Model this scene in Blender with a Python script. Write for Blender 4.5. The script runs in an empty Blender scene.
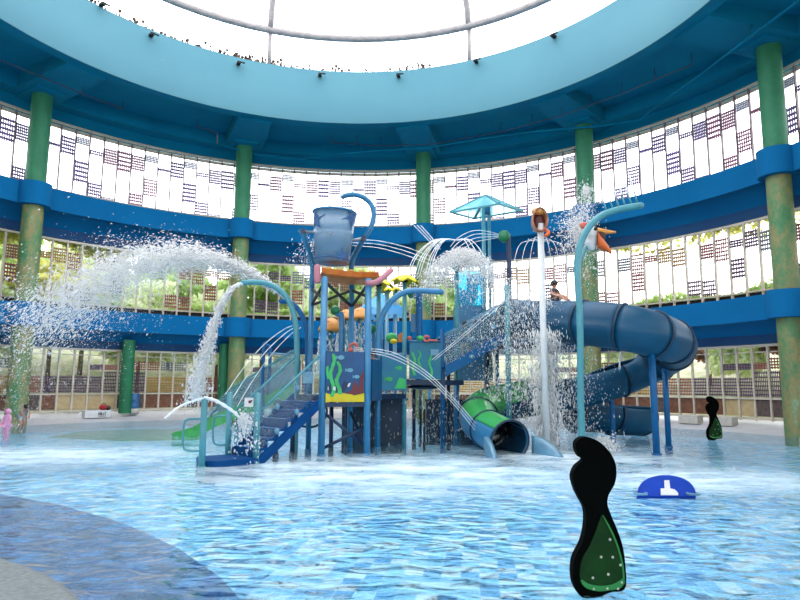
import bpy, bmesh, math, random
import numpy as np
from mathutils import Vector, Matrix
random.seed(7); rng = np.random.default_rng(7)
PI = math.pi
S = bpy.context.scene
COL = S.collection
# ------------------------------------------------------------------ camera
F, PITCH, ROLL, EYE = 632.29, .1336, -.0041, 1.7
cam_d = bpy.data.cameras.new('camera'); cam = bpy.data.objects.new('camera', cam_d); COL.objects.link(cam)
cam_d.sensor_width = 36; cam_d.lens = F/800*36; cam_d.clip_end = 400
cam.location = (0, 0, EYE)
cam.rotation_euler = (Matrix.Rotation(PI/2+PITCH, 4, 'X') @ Matrix.Rotation(-ROLL, 4, 'Z')).to_euler()
S.camera = cam
def ray(px, py):
    u = (px-400)/F; v = -(py-300)/F
    c, s = math.cos(ROLL), math.sin(ROLL); u, v = c*u-s*v, s*u+c*v
    cp, sp = math.cos(PITCH), math.sin(PITCH)
    return u, cp-v*sp, sp+v*cp
def G(px, py, z=0.0):
    x, y, w = ray(px, py); t = (z-EYE)/w
    return Vector((x*t, y*t, z))
def W(px, py, Y):
    x, y, w = ray(px, py); t = Y/y
    return Vector((x*t, Y, EYE+w*t))
# ------------------------------------------------------------------ scale of the building (metres)
CX, CY = -2.053, 16.94
RF, RW, RO = 16.47, 17.72, 12.51
Z = dict(deck=.39, w1t=3.32, f1b=4.11, f1t=5.045, w2t=8.26, f2b=9.22, f2t=10.17, w3t=13.77, olo=14.35, oup=17.0)
RP = 16.15
BAY = 2*PI/170
def C(r, a, z=0.0): return Vector((CX+r*math.sin(a), CY+r*math.cos(a), z))
# ------------------------------------------------------------------ materials
def new_mat(name):
    m = bpy.data.materials.new(name); m.use_nodes = True
    return m, m.node_tree.nodes, m.node_tree.links, m.node_tree.nodes['Principled BSDF']
def srgb(c):
    if max(c) > 1: c = [v/255 for v in c]
    return tuple((v/12.92 if v <= .04045 else ((v+.055)/1.055)**2.4) for v in c[:3])+(1,)
ALB = .68   # reflectance of the painted surfaces relative to the colours listed below
def alb(c, k=ALB): q = srgb(c); return (q[0]*k, q[1]*k, q[2]*k, 1)
def mat(name, col, rough=.5, metal=0, col2=None, nscale=3, amount=.5, bump=0, alpha=1, trans=0, spec=.5, coat=0):
    m, N, L, P = new_mat(name)
    P.inputs['Base Color'].default_value = alb(col)
    P.inputs['Roughness'].default_value = rough; P.inputs['Metallic'].default_value = metal
    P.inputs['Alpha'].default_value = alpha; P.inputs['Transmission Weight'].default_value = trans
    P.inputs['Specular IOR Level'].default_value = spec; P.inputs['Coat Weight'].default_value = coat
    tc = N.new('ShaderNodeTexCoord'); nz = N.new('ShaderNodeTexNoise')
    nz.inputs['Scale'].default_value = nscale; nz.inputs['Detail'].default_value = 5
    L.new(tc.outputs['Object'], nz.inputs['Vector'])
    c2 = col2 if col2 else tuple(min(255, v*.86) for v in col)
    rp = N.new('ShaderNodeValToRGB'); e = rp.color_ramp.elements
    e[0].position = .5-.2*amount-.05; e[1].position = .5+.25*(1-amount)+.08
    e[0].color = alb(col); e[1].color = alb(c2)
    L.new(nz.outputs['Fac'], rp.inputs['Fac']); L.new(rp.outputs['Color'], P.inputs['Base Color'])
    if bump:
        b = N.new('ShaderNodeBump'); b.inputs['Strength'].default_value = bump; b.inputs['Distance'].default_value = .02
        L.new(nz.outputs['Fac'], b.inputs['Height']); L.new(b.outputs['Normal'], P.inputs['Normal'])
    return m
M = {}
M['drum'] = mat('drum paint', (78, 140, 158), .75, col2=(72, 134, 154), nscale=.35, amount=.6)
M['ceil'] = mat('ceiling paint', (0, 134, 176), .9, spec=.1, col2=(0, 122, 164), nscale=.5)
M['blue'] = mat('gallery paint', (6, 116, 176), .9, spec=.15, col2=(4, 108, 168), nscale=.6)
M['blueshade'] = mat('shaded gallery paint', (6, 78, 132), .8, col2=(4, 70, 122), nscale=.6)  # same gallery paint darkened: the lintel's shade is put into the colour
M['deck'] = mat('pale deck tiles', (236, 236, 240), .35, col2=(222, 224, 232), nscale=2)
M['neardeck'] = mat('grey granolithic deck', (148, 156, 158), .5, col2=(112, 122, 124), nscale=22, bump=.3)
M['dark'] = mat('dark gap', (28, 30, 34), .8)
M['cream'] = mat('cream mullion', (232, 218, 200), .5, col2=(214, 200, 184), nscale=5)
M['bloommull'] = mat('bloom greyed mullion', (150, 130, 140), .5)  # cream mullions greyed: their look against the blooming sky is painted in
M['lat_dark'] = mat('dark plum lattice', (104, 68, 104), .6, col2=(84, 56, 88), nscale=9)
M['lat_bloom1'] = mat('bloomed violet lattice', (158, 128, 196), .6)  # top-storey lattice tones lightened, sky bloom put into the colour
M['lat_bloom2'] = mat('bloomed mauve lattice', (204, 130, 168), .6)
M['lat_bloom3'] = mat('bloomed grey lattice', (190, 190, 216), .6)
M['lat_brown'] = mat('rust brown lattice', (168, 88, 86), .6, col2=(140, 74, 70), nscale=9)
M['lat_grey'] = mat('grey lattice', (128, 130, 148), .6, col2=(108, 112, 126), nscale=9)
M['lat_ochre'] = mat('ochre lattice', (190, 142, 62), .6, col2=(166, 116, 50), nscale=9)
M['bd_brown'] = mat('brown board', (150, 96, 66), .7, col2=(112, 70, 50), nscale=7, amount=.8)
M['bd_grey'] = mat('grey brown board', (120, 98, 92), .7, col2=(84, 68, 66), nscale=7, amount=.8)
M['bd_tan'] = mat('tan board', (214, 190, 142), .7, col2=(196, 170, 124), nscale=5)
M['teal'] = mat('light teal paint', (74, 158, 172), .4, col2=(66, 146, 162), nscale=4, coat=.1)
M['tpipe'] = mat('sea blue paint', (28, 128, 178), .4, col2=(22, 116, 166), nscale=4, coat=.1)
M['bpipe'] = mat('strong blue paint', (4, 104, 164), .45, col2=(3, 94, 152), nscale=4, spec=.3)
M['navy'] = mat('navy paint', (12, 50, 92), .4, col2=(10, 42, 78), nscale=4)
M['slate'] = mat('slate blue paint', (58, 142, 190), .4, col2=(50, 128, 178), nscale=4, coat=.1)
M['black'] = mat('black steel', (22, 24, 34), .5)
M['stair'] = mat('blue step fibreglass', (2, 78, 142), .5, col2=(2, 66, 126), nscale=3, bump=.1, spec=.1)
M['nosing'] = mat('pale step nosing', (64, 140, 208), .4)
M['green'] = mat('green fibreglass', (70, 196, 96), .3, col2=(60, 180, 90), nscale=2, coat=.4)
M['tube'] = mat('deep blue tube fibreglass', (0, 84, 122), .45, col2=(0, 74, 108), nscale=1.2, spec=.3)
M['tubein'] = mat('tube inner gelcoat', (24, 70, 100), .25)
M['seam'] = mat('tube flange seam', (8, 52, 84), .5)
M['lip'] = mat('pale blue slide lip', (112, 168, 200), .3, coat=.3)
M['yellow'] = mat('yellow petal paint', (255, 236, 16), .4, col2=(240, 208, 10), nscale=3)
M['orange'] = mat('orange fibreglass', (240, 132, 24), .4, col2=(212, 100, 14), nscale=5)
M['peach'] = mat('orange mushroom paint', (250, 176, 84), .4, col2=(236, 150, 60), nscale=4)
M['pink'] = mat('dusty pink paint', (206, 130, 146), .45)
M['coral'] = mat('coral toy paint', (236, 110, 92), .45)
M['ball'] = mat('green ball paint', (20, 140, 90), .35)
M['bucket'] = mat('bucket pale blue', (108, 146, 176), .35, col2=(88, 126, 160), nscale=1.4, coat=.3)
M['star'] = mat('bucket blue stars', (20, 96, 160), .4)
M['white'] = mat('white paint', (240, 242, 244), .5, col2=(228, 230, 234), nscale=5)
M['offwhite'] = mat('off white concrete', (226, 220, 210), .7, col2=(206, 200, 190), nscale=6)
M['sea'] = mat('sea panel blue', (4, 84, 138), .4, col2=(2, 70, 122), nscale=3)
M['seagreen'] = mat('sea panel teal', (14, 108, 158), .4, col2=(24, 128, 150), nscale=2.2, amount=.8)
M['sand'] = mat('sand yellow strip', (236, 214, 20), .4)
M['weed'] = mat('seaweed green', (60, 200, 110), .4)
M['fish'] = mat('pale fish print', (110, 180, 210), .4)
M['wreck'] = mat('dark red coral print', (120, 44, 56), .5)
M['steel'] = mat('steel', (190, 195, 200), .3, metal=.8)
M['beak'] = mat('orange beak', (244, 120, 40), .4, col2=(226, 90, 24), nscale=8)
M['peachbrown'] = mat('peach brown beak', (196, 140, 110), .5, col2=(150, 80, 60), nscale=6)
M['maroon'] = mat('dark mouth', (96, 30, 30), .5)
M['statblack'] = mat('black statue paint', (4, 7, 6), .9, col2=(6, 9, 8), nscale=6, spec=.04)
M['statgreen'] = mat('dark green statue inset', (14, 66, 18), .6, col2=(8, 44, 12), nscale=5, spec=.15)
M['statlime'] = mat('bright green rim', (30, 150, 64), .5)
M['signblue'] = mat('royal blue float', (0, 66, 190), .5, spec=.2)
M['barrel'] = mat('barrel blue', (40, 110, 170), .5)
M['red'] = mat('red cloth', (210, 40, 56), .7)
M['skin'] = mat('skin', (206, 150, 122), .5)
M['skin2'] = mat('light skin', (232, 186, 164), .5)
M['hair'] = mat('dark hair', (34, 28, 30), .6)
M['grey'] = mat('grey shirt', (170, 182, 186), .8)
M['tee'] = mat('turquoise swim shirt', (40, 130, 160), .7)
M['pinkcloth'] = mat('bright pink swimwear', (255, 170, 214), .6)
M['darkcloth'] = mat('dark swim shirt', (60, 56, 70), .7)
M['bark'] = mat('bark', (150, 128, 104), .9, bump=.5)
LEAFA = ((190, 212, 140), (140, 176, 80))
LEAFB = ((232, 240, 200), (204, 224, 150))
LEAFC = ((218, 216, 130), (176, 186, 70))
LEAFD = ((168, 128, 118), (150, 150, 96))
M['grass'] = mat('hillside grass', (222, 214, 190), .9, col2=(160, 172, 124), nscale=1.6, amount=.8)
M['weedrim'] = mat('dry weeds', (70, 60, 60), .9, col2=(120, 90, 60), nscale=4)

def glassy(name, col, mixw, rough=.15):
    m, N, L, P = new_mat(name)
    out = N['Material Output']; t = N.new('ShaderNodeBsdfTransparent'); t.inputs['Color'].default_value = srgb(col)
    mx = N.new('ShaderNodeMixShader'); mx.inputs['Fac'].default_value = mixw
    P.inputs['Base Color'].default_value = srgb(col); P.inputs['Roughness'].default_value = rough
    L.new(t.outputs[0], mx.inputs[1]); L.new(P.outputs[0], mx.inputs[2]); L.new(mx.outputs[0], out.inputs['Surface'])
    return m
M['clear'] = glassy('clear panel', (214, 230, 236), .12)
M['clearer'] = glassy('very clear panel', (240, 248, 250), .04)
M['cyanclear'] = glassy('cyan tinted clear panel', (130, 232, 250), .18)
def translucent(name, col, wt, gl=.1, transp=0):
    m, N, L, P = new_mat(name); out = N['Material Output']
    d = N.new('ShaderNodeBsdfDiffuse'); t = N.new('ShaderNodeBsdfTranslucent'); g = N.new('ShaderNodeBsdfGlossy')
    for q in (d, t): q.inputs['Color'].default_value = srgb(col)
    g.inputs['Roughness'].default_value = .15
    a = N.new('ShaderNodeMixShader'); a.inputs['Fac'].default_value = wt
    b = N.new('ShaderNodeMixShader'); b.inputs['Fac'].default_value = gl
    L.new(d.outputs[0], a.inputs[1]); L.new(t.outputs[0], a.inputs[2]); L.new(a.outputs[0], b.inputs[1]); L.new(g.outputs[0], b.inputs[2])
    last = b
    if transp:
        tr = N.new('ShaderNodeBsdfTransparent'); c = N.new('ShaderNodeMixShader'); c.inputs['Fac'].default_value = transp
        L.new(b.outputs[0], c.inputs[1]); L.new(tr.outputs[0], c.inputs[2]); last = c
    L.new(last.outputs[0], out.inputs['Surface']); return m
M['drop'] = translucent('falling water drops', (255, 255, 255), .5, .35, .22)
M['mist'] = translucent('fine mist drops', (255, 255, 255), .5, .3, .4)
M['jet'] = translucent('water jet', (250, 253, 255), .5, .2, .35)
M['sail'] = translucent('cyan canopy cloth', (170, 240, 250), .7, .05, .5)
M['sailblue'] = translucent('blue canopy cloth', (120, 206, 246), .6, .05, .15)
for k_, c_ in (('leafA', LEAFA), ('leafB', LEAFB), ('leafC', LEAFC), ('leafD', LEAFD)): M[k_] = translucent(k_.replace('leaf', 'leaves '), c_[0], .5, .03)

def column_mat():
    m, N, L, P = new_mat('mottled green column paint')
    tc = N.new('ShaderNodeTexCoord'); oi = N.new('ShaderNodeObjectInfo')
    add = N.new('ShaderNodeVectorMath'); add.operation = 'MULTIPLY_ADD'; add.inputs[1].default_value = (1, 1, .55)
    L.new(tc.outputs['Object'], add.inputs[0])
    mu = N.new('ShaderNodeMath'); mu.operation = 'MULTIPLY'; mu.inputs[1].default_value = 37
    L.new(oi.outputs['Random'], mu.inputs[0]); cb = N.new('ShaderNodeCombineXYZ'); L.new(mu.outputs[0], cb.inputs[0]); L.new(mu.outputs[0], cb.inputs[2])
    L.new(cb.outputs[0], add.inputs[2])
    n1 = N.new('ShaderNodeTexNoise'); n1.inputs['Scale'].default_value = 1.7; n1.inputs['Detail'].default_value = 10; n1.inputs['Roughness'].default_value = .82
    n2 = N.new('ShaderNodeTexNoise'); n2.inputs['Scale'].default_value = 2.3; n2.inputs['Detail'].default_value = 7; n2.inputs['Roughness'].default_value = .7
    L.new(add.outputs[0], n1.inputs['Vector']); L.new(add.outputs[0], n2.inputs['Vector'])
    r1 = N.new('ShaderNodeValToRGB'); e = r1.color_ramp.elements
    e[0].position = .30; e[0].color = alb((30, 122, 80)); e[1].position = .66; e[1].color = alb((176, 188, 150))
    k = e.new(.42); k.color = alb((78, 142, 92)); k = e.new(.52); k.color = alb((136, 146, 96)); k = e.new(.57); k.color = alb((170, 146, 92)); k = e.new(.61); k.color = alb((122, 164, 116))
    # worn paint: the old film shows through from the lower storeys up to the second ring; the top storey was repainted
    sx = N.new('ShaderNodeSeparateXYZ'); L.new(tc.outputs['Object'], sx.inputs[0])
    mr = N.new('ShaderNodeMapRange'); mr.inputs['From Min'].default_value = 9.3; mr.inputs['From Max'].default_value = 9.8
    L.new(sx.outputs['Z'], mr.inputs['Value'])
    r2 = N.new('ShaderNodeValToRGB'); q = r2.color_ramp.elements
    q[0].position = .3; q[0].color = alb((26, 122, 84)); q[1].position = .75; q[1].color = alb((56, 150, 106))
    L.new(n1.outputs['Fac'], r1.inputs['Fac']); L.new(n2.outputs['Fac'], r2.inputs['Fac'])
    mx = N.new('ShaderNodeMix'); mx.data_type = 'RGBA'
    L.new(mr.outputs[0], mx.inputs['Factor']); L.new(r1.outputs[0], mx.inputs['A']); L.new(r2.outputs[0], mx.inputs['B'])
    L.new(mx.outputs['Result'], P.inputs['Base Color']); P.inputs['Roughness'].default_value = .6
    return m
M['column'] = column_mat()
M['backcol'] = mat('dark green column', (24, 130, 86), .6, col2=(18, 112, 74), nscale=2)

def patchy_drum():
    m = M['drum']; N = m.node_tree.nodes; L = m.node_tree.links; P = N['Principled BSDF']
    src = P.inputs['Base Color'].links[0].from_socket
    tc = N.new('ShaderNodeTexCoord'); n = N.new('ShaderNodeTexNoise'); n.inputs['Scale'].default_value = .55; n.inputs['Detail'].default_value = 9; n.inputs['Roughness'].default_value = .72
    L.new(tc.outputs['Object'], n.inputs['Vector'])
    r = N.new('ShaderNodeValToRGB'); r.color_ramp.elements[0].position = .665; r.color_ramp.elements[1].position = .70
    L.new(n.outputs['Fac'], r.inputs['Fac'])
    mx = N.new('ShaderNodeMix'); mx.data_type = 'RGBA'; mx.inputs['B'].default_value = alb((130, 176, 184))
    mm = N.new('ShaderNodeMath'); mm.operation = 'MULTIPLY'; mm.inputs[1].default_value = .7
    L.new(r.outputs[0], mm.inputs[0]); L.new(mm.outputs[0], mx.inputs['Factor']); L.new(src, mx.inputs['A']); L.new(mx.outputs['Result'], P.inputs['Base Color'])
patchy_drum()

def tile_mat(name, cols, size=.2, grout=(190, 225, 240)):
    m, N, L, P = new_mat(name)
    tc = N.new('ShaderNodeTexCoord')
    rot = N.new('ShaderNodeMapping'); rot.inputs['Rotation'].default_value = (0, 0, .12); rot.inputs['Scale'].default_value = (1/size,)*3
    L.new(tc.outputs['Object'], rot.inputs['Vector'])
    fl = N.new('ShaderNodeVectorMath'); fl.operation = 'FLOOR'; L.new(rot.outputs[0], fl.inputs[0])
    wn = N.new('ShaderNodeTexWhiteNoise'); wn.noise_dimensions = '2D'; L.new(fl.outputs[0], wn.inputs['Vector'])
    r = N.new('ShaderNodeValToRGB'); r.color_ramp.interpolation = 'CONSTANT'
    e = r.color_ramp.elements; e[0].color = alb(cols[0], .98); e[1].position = 1/len(cols); e[1].color = alb(cols[1], .98)
    for i, c in enumerate(cols[2:]): k = e.new((i+2)/len(cols)); k.color = alb(c, .98)
    L.new(wn.outputs['Value'], r.inputs['Fac'])
    fr = N.new('ShaderNodeVectorMath'); fr.operation = 'FRACTION'; L.new(rot.outputs[0], fr.inputs[0])
    sx = N.new('ShaderNodeSeparateXYZ'); L.new(fr.outputs[0], sx.inputs[0])
    a = N.new('ShaderNodeMath'); a.operation = 'LESS_THAN'; a.inputs[1].default_value = .07; L.new(sx.outputs[0], a.inputs[0])
    b = N.new('ShaderNodeMath'); b.operation = 'LESS_THAN'; b.inputs[1].default_value = .07; L.new(sx.outputs[1], b.inputs[0])
    c = N.new('ShaderNodeMath'); c.operation = 'MAXIMUM'; L.new(a.outputs[0], c.inputs[0]); L.new(b.outputs[0], c.inputs[1])
    mx = N.new('ShaderNodeMix'); mx.data_type = 'RGBA'; mx.inputs['B'].default_value = alb(grout, .98)
    L.new(c.outputs[0], mx.inputs['Factor']); L.new(r.outputs[0], mx.inputs['A']); L.new(mx.outputs['Result'], P.inputs['Base Color'])
    P.inputs['Roughness'].default_value = .4
    return m
M['tiles'] = tile_mat('pool floor tiles', [(160, 226, 250), (112, 204, 244), (214, 246, 255), (70, 172, 228), (140, 216, 248), (240, 252, 255)])
M['darktiles'] = tile_mat('dark blue step tiles', [(2, 72, 150), (0, 52, 122), (16, 92, 168), (0, 40, 104), (50, 124, 190)], grout=(30, 100, 160))

def water_mat():
    m, N, L, P = new_mat('pool water'); out = N['Material Output']
    tc = N.new('ShaderNodeTexCoord')
    mp = N.new('ShaderNodeMapping'); mp.inputs['Scale'].default_value = (1, 1.5, 1); mp.inputs['Rotation'].default_value = (0, 0, .25)
    L.new(tc.outputs['Object'], mp.inputs['Vector'])
    n1 = N.new('ShaderNodeTexNoise'); n1.inputs['Scale'].default_value = 2.0; n1.inputs['Detail'].default_value = 1.5; n1.inputs['Distortion'].default_value = 1.1
    n2 = N.new('ShaderNodeTexNoise'); n2.inputs['Scale'].default_value = 8; n2.inputs['Detail'].default_value = 2; n2.inputs['Distortion'].default_value = .9
    L.new(mp.outputs[0], n1.inputs['Vector']); L.new(mp.outputs[0], n2.inputs['Vector'])
    b1 = N.new('ShaderNodeBump'); b1.inputs['Strength'].default_value = 1; b1.inputs['Distance'].default_value = .12
    b2 = N.new('ShaderNodeBump'); b2.inputs['Strength'].default_value = 1; b2.inputs['Distance'].default_value = .014
    L.new(n1.outputs['Fac'], b1.inputs['Height']); L.new(n2.outputs['Fac'], b2.inputs['Height']); L.new(b1.outputs[0], b2.inputs['Normal'])
    fr = N.new('ShaderNodeFresnel'); fr.inputs['IOR'].default_value = 1.33; L.new(b2.outputs[0], fr.inputs['Normal'])
    g = N.new('ShaderNodeBsdfGlossy'); g.inputs['Roughness'].default_value = .02; L.new(b2.outputs[0], g.inputs['Normal'])
    t = N.new('ShaderNodeBsdfTransparent'); t.inputs['Color'].default_value = srgb((240, 250, 255))
    milk = N.new('ShaderNodeBsdfDiffuse'); milk.inputs['Color'].default_value = srgb((170, 232, 252)); L.new(b1.outputs[0], milk.inputs['Normal'])
    mk = N.new('ShaderNodeMixShader'); mk.inputs['Fac'].default_value = .12; L.new(t.outputs[0], mk.inputs[1]); L.new(milk.outputs[0], mk.inputs[2])
    mx = N.new('ShaderNodeMixShader'); L.new(fr.outputs[0], mx.inputs['Fac']); L.new(mk.outputs[0], mx.inputs[1]); L.new(g.outputs[0], mx.inputs[2])
    # aerated foam around the falling water
    d = N.new('ShaderNodeBsdfDiffuse'); d.inputs['Color'].default_value = srgb((228, 244, 252)); L.new(b1.outputs[0], d.inputs['Normal'])
    def blob(cx, cy, sx, sy):
        m1 = N.new('ShaderNodeMapping'); m1.vector_type = 'TEXTURE'; m1.inputs['Location'].default_value = (cx, cy, 0); m1.inputs['Scale'].default_value = (sx, sy, 1)
        L.new(tc.outputs['Object'], m1.inputs['Vector'])
        ln = N.new('ShaderNodeVectorMath'); ln.operation = 'LENGTH'; L.new(m1.outputs[0], ln.inputs[0])
        r = N.new('ShaderNodeMapRange'); r.inputs['From Min'].default_value = 1; r.inputs['From Max'].default_value = .1; r.interpolation_type = 'SMOOTHSTEP'
        L.new(ln.outputs['Value'], r.inputs['Value']); return r.outputs[0]
    def mmax(a, b):
        k = N.new('ShaderNodeMath'); k.operation = 'MAXIMUM'; L.new(a, k.inputs[0]); L.new(b, k.inputs[1]); return k.outputs[0]
    f = mmax(mmax(blob(0, 12.8, 6.5, 4.6), blob(4.4, 16, 3.6, 4.2)), mmax(blob(-8.5, 15.5, 6, 3.2), blob(5.5, 12, 3.5, 2.6)))
    n3 = N.new('ShaderNodeTexNoise'); n3.inputs['Scale'].default_value = .9; n3.inputs['Detail'].default_value = 8; n3.inputs['Roughness'].default_value = .7
    L.new(mp.outputs[0], n3.inputs['Vector'])
    r3 = N.new('ShaderNodeMapRange'); r3.inputs['From Min'].default_value = .3; r3.inputs['From Max'].default_value = .62; L.new(n3.outputs['Fac'], r3.inputs['Value'])
    k = N.new('ShaderNodeMath'); k.operation = 'MULTIPLY'; L.new(f, k.inputs[0]); L.new(r3.outputs[0], k.inputs[1])
    k2 = N.new('ShaderNodeMath'); k2.operation = 'MULTIPLY'; k2.inputs[1].default_value = .75; L.new(k.outputs[0], k2.inputs[0])
    m2 = N.new('ShaderNodeMixShader'); L.new(k2.outputs[0], m2.inputs['Fac']); L.new(mx.outputs[0], m2.inputs[1]); L.new(d.outputs[0], m2.inputs[2])
    L.new(m2.outputs[0], out.inputs['Surface']); return m
M['water'] = water_mat()
# ------------------------------------------------------------------ mesh builder
class MB:
    def __init__(s): s.v = []; s.f = []; s.sm = []; s.mi = []; s.cur = 0
    def add(s, vs, fs, smooth=False):
        o = len(s.v); s.v += [tuple(v) for v in vs]; s.f += [tuple(i+o for i in f) for f in fs]
        s.sm += [smooth]*len(fs); s.mi += [s.cur]*len(fs); return s
    def box(s, c, size, rz=0.0, mtx=None):
        hx, hy, hz = [q/2 for q in size]
        R = mtx or Matrix.Rotation(rz, 3, 'Z'); c = Vector(c)
        vs = [c+R @ Vector((x*hx, y*hy, z*hz)) for x in (-1, 1) for y in (-1, 1) for z in (-1, 1)]
        return s.add(vs, [(0, 1, 3, 2), (4, 6, 7, 5), (0, 4, 5, 1), (2, 3, 7, 6), (0, 2, 6, 4), (1, 5, 7, 3)])
    def bar(s, a, b, w, h=None, up=(0, 0, 1)):
        a, b = Vector(a), Vector(b); h = h or w; d = (b-a).normalized(); u = Vector(up)
        if abs(d.dot(u)) > .98: u = Vector((0, 1, 0))
        x = d.cross(u).normalized(); y = x.cross(d).normalized()
        vs = [p+x*i*w/2+y*j*h/2 for p in (a, b) for i, j in ((-1, -1), (1, -1), (1, 1), (-1, 1))]
        return s.add(vs, [(0, 3, 2, 1), (4, 5, 6, 7)]+[(i, (i+1) % 4, (i+1) % 4+4, i+4) for i in range(4)])
    def tube(s, pts, r, n=10, cap=True, a0=0, a1=2*PI, up=None):
        pts = [Vector(p) for p in pts]; rs = r if isinstance(r, (list, tuple)) else [r]*len(pts)
        closed = abs(a1-a0-2*PI) < 1e-6; rows = []; prev = None
        for i, p in enumerate(pts):
            d = (pts[min(i+1, len(pts)-1)]-pts[max(i-1, 0)]).normalized()
            if up is not None: x = d.cross(Vector(up)).normalized()
            else:
                if prev is None:
                    u = Vector((0, 0, 1)) if abs(d.z) < .9 else Vector((0, 1, 0)); x = d.cross(u).normalized()
                else: x = (prev-d*prev.dot(d)).normalized()
            prev = x; y = x.cross(d).normalized()
            m = n if closed else n+1
            rows.append([p+(x*math.cos(a0+(a1-a0)*k/n)+y*math.sin(a0+(a1-a0)*k/n))*rs[i] for k in range(m)])
        m = len(rows[0]); vs = [v for row in rows for v in row]; fs = []
        for i in range(len(rows)-1):
            for k in range(n): fs.append((i*m+k, (i+1)*m+k, (i+1)*m+(k+1) % m, i*m+(k+1) % m))
        s.add(vs, fs, True)
        if cap and closed:
            s.add(rows[0], [tuple(range(m))]); s.add(rows[-1], [tuple(reversed(range(m)))])
        return s
    def lathe(s, prof, c=(0, 0, 0), n=24, a0=0, a1=2*PI, smooth=True, closedprof=False):
        c = Vector(c); closed = abs(a1-a0-2*PI) < 1e-6; m = n if closed else n+1; k = len(prof)
        vs = [c+Vector((r*math.sin(a0+(a1-a0)*i/n), r*math.cos(a0+(a1-a0)*i/n), z)) for i in range(m) for r, z in prof]
        fs = []
        for i in range(n):
            j = (i+1) % m
            for q in range(k if closedprof else k-1): fs.append((i*k+q, i*k+(q+1) % k, j*k+(q+1) % k, j*k+q))
        return s.add(vs, fs, smooth)
    def prism(s, outline, z0, z1):
        n = len(outline); vs = [(x, y, z0) for x, y in outline]+[(x, y, z1) for x, y in outline]
        return s.add(vs, [tuple(reversed(range(n))), tuple(range(n, 2*n))]+[(i, (i+1) % n, (i+1) % n+n, i+n) for i in range(n)])
    def slab(s, pts, thick, nrm):
        """polygon in space given a thickness along nrm"""
        nrm = Vector(nrm).normalized()*thick/2; n = len(pts); P_ = [Vector(p) for p in pts]
        return s.add([p-nrm for p in P_]+[p+nrm for p in P_], [tuple(reversed(range(n))), tuple(range(n, 2*n))]+[(i, (i+1) % n, (i+1) % n+n, i+n) for i in range(n)])
    def ball(s, c, r, sc=(1, 1, 1), n=12, m=8):
        c = Vector(c); vs = []; fs = []
        for i in range(m+1):
            t = PI*i/m
            for k in range(n):
                a = 2*PI*k/n; vs.append(c+Vector((r*sc[0]*math.sin(t)*math.cos(a), r*sc[1]*math.sin(t)*math.sin(a), r*sc[2]*math.cos(t))))
        for i in range(m):
            for k in range(n): fs.append((i*n+k, (i+1)*n+k, (i+1)*n+(k+1) % n, i*n+(k+1) % n))
        return s.add(vs, fs, True)
    def build(s, name, mats, parent=None, origin=None):
        me = bpy.data.meshes.new(name)
        o3 = Vector(origin) if origin is not None else Vector((0, 0, 0))
        me.from_pydata([tuple(Vector(v)-o3) for v in s.v], [], s.f)
        for i, q in enumerate(s.sm): me.polygons[i].use_smooth = q
        ms = mats if isinstance(mats, (list, tuple)) else [mats]
        for m_ in ms: me.materials.append(m_)
        if len(ms) > 1: me.polygons.foreach_set('material_index', s.mi)
        bm = bmesh.new(); bm.from_mesh(me); bmesh.ops.remove_doubles(bm, verts=bm.verts, dist=1e-5); bmesh.ops.recalc_face_normals(bm, faces=bm.faces); bm.to_mesh(me); bm.free()
        ob = bpy.data.objects.new(name, me); COL.objects.link(ob); ob.location = o3
        if parent is not None:
            ob.parent = parent; ob.location = o3-Vector(parent_world(parent))
        return ob
def parent_world(p):
    loc = Vector(p.location)
    while p.parent is not None: p = p.parent; loc += Vector(p.location)
    return loc
def tag(o, label=None, cat=None, group=None, kind=None):
    if label: o['label'] = label
    if cat: o['category'] = cat
    if group: o['group'] = group
    if kind: o['kind'] = kind
    return o
def empty(name, loc, label=None, cat=None, group=None, kind=None):
    o = bpy.data.objects.new(name, None); COL.objects.link(o); o.location = loc; o.empty_display_size = .2
    return tag(o, label, cat, group, kind)
def struct(o, label=None): return tag(o, label, None, None, 'structure')
def copy_tree(o, parent=None):
    c = o.copy(); COL.objects.link(c); c.parent = parent
    for ch in [q for q in COL.objects if q.parent == o]: copy_tree(ch, c)
    return c
def smooth_path(pts, n=8):
    """Catmull-Rom through points"""
    P_ = [Vector(p) for p in pts]; P_ = [2*P_[0]-P_[1]]+P_+[2*P_[-1]-P_[-2]]; out = []
    for i in range(1, len(P_)-2):
        for k in range(n):
            t = k/n; a, b, c, d = P_[i-1:i+3]
            out.append(.5*((2*b)+(c-a)*t+(2*a-5*b+4*c-d)*t*t+(3*b-a-3*c+d)*t**3))
    out.append(P_[-2]); return out
# ------------------------------------------------------------------ the round hall
SEG = 170
# pool floor, water, deck
o = MB().lathe([(.001, -.3), (RP, -.3)], (CX, CY, 0), 96).build('floor_pool', M['tiles']); struct(o)
o = MB().lathe([(RP, -.32), (RP+.02, -.005), (RP+.1, .005), (RP+.3, .06), (RW+.4, Z['deck'])], (CX, CY, 0), SEG).build('floor_deck', M['deck']); struct(o)
o = MB().lathe([(.001, 0), (RP+.06, 0)], (CX, CY, 0), 96).build('pool_water', M['water'])
if o.data.polygons[5].normal.z < 0: o.data.flip_normals()
tag(o, 'rippled pale blue pool water with white foam filling the round pool', 'pool water', kind='stuff')
b = MB(); b.lathe([(.001, .1), (4.5, .1), (4.58, .08), (4.6, .03), (4.6, -.29)], (-6, 2.2, 0), 72)
struct(b.build('floor_promontory', M['neardeck'])); b = MB()
q = [G(x_, y_, -.27) for x_, y_ in ((-120, 486), (-60, 489), (0, 497), (60, 507), (125, 525), (180, 550), (222, 578), (246, 604), (262, 640), (200, 690))]+[Vector((-6.0, 2.6, 0)), Vector((-12, 5, 0))]
b.prism([(v.x, v.y) for v in q], -.295, -.27)
struct(b.build('floor_step', M['darktiles']))
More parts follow.
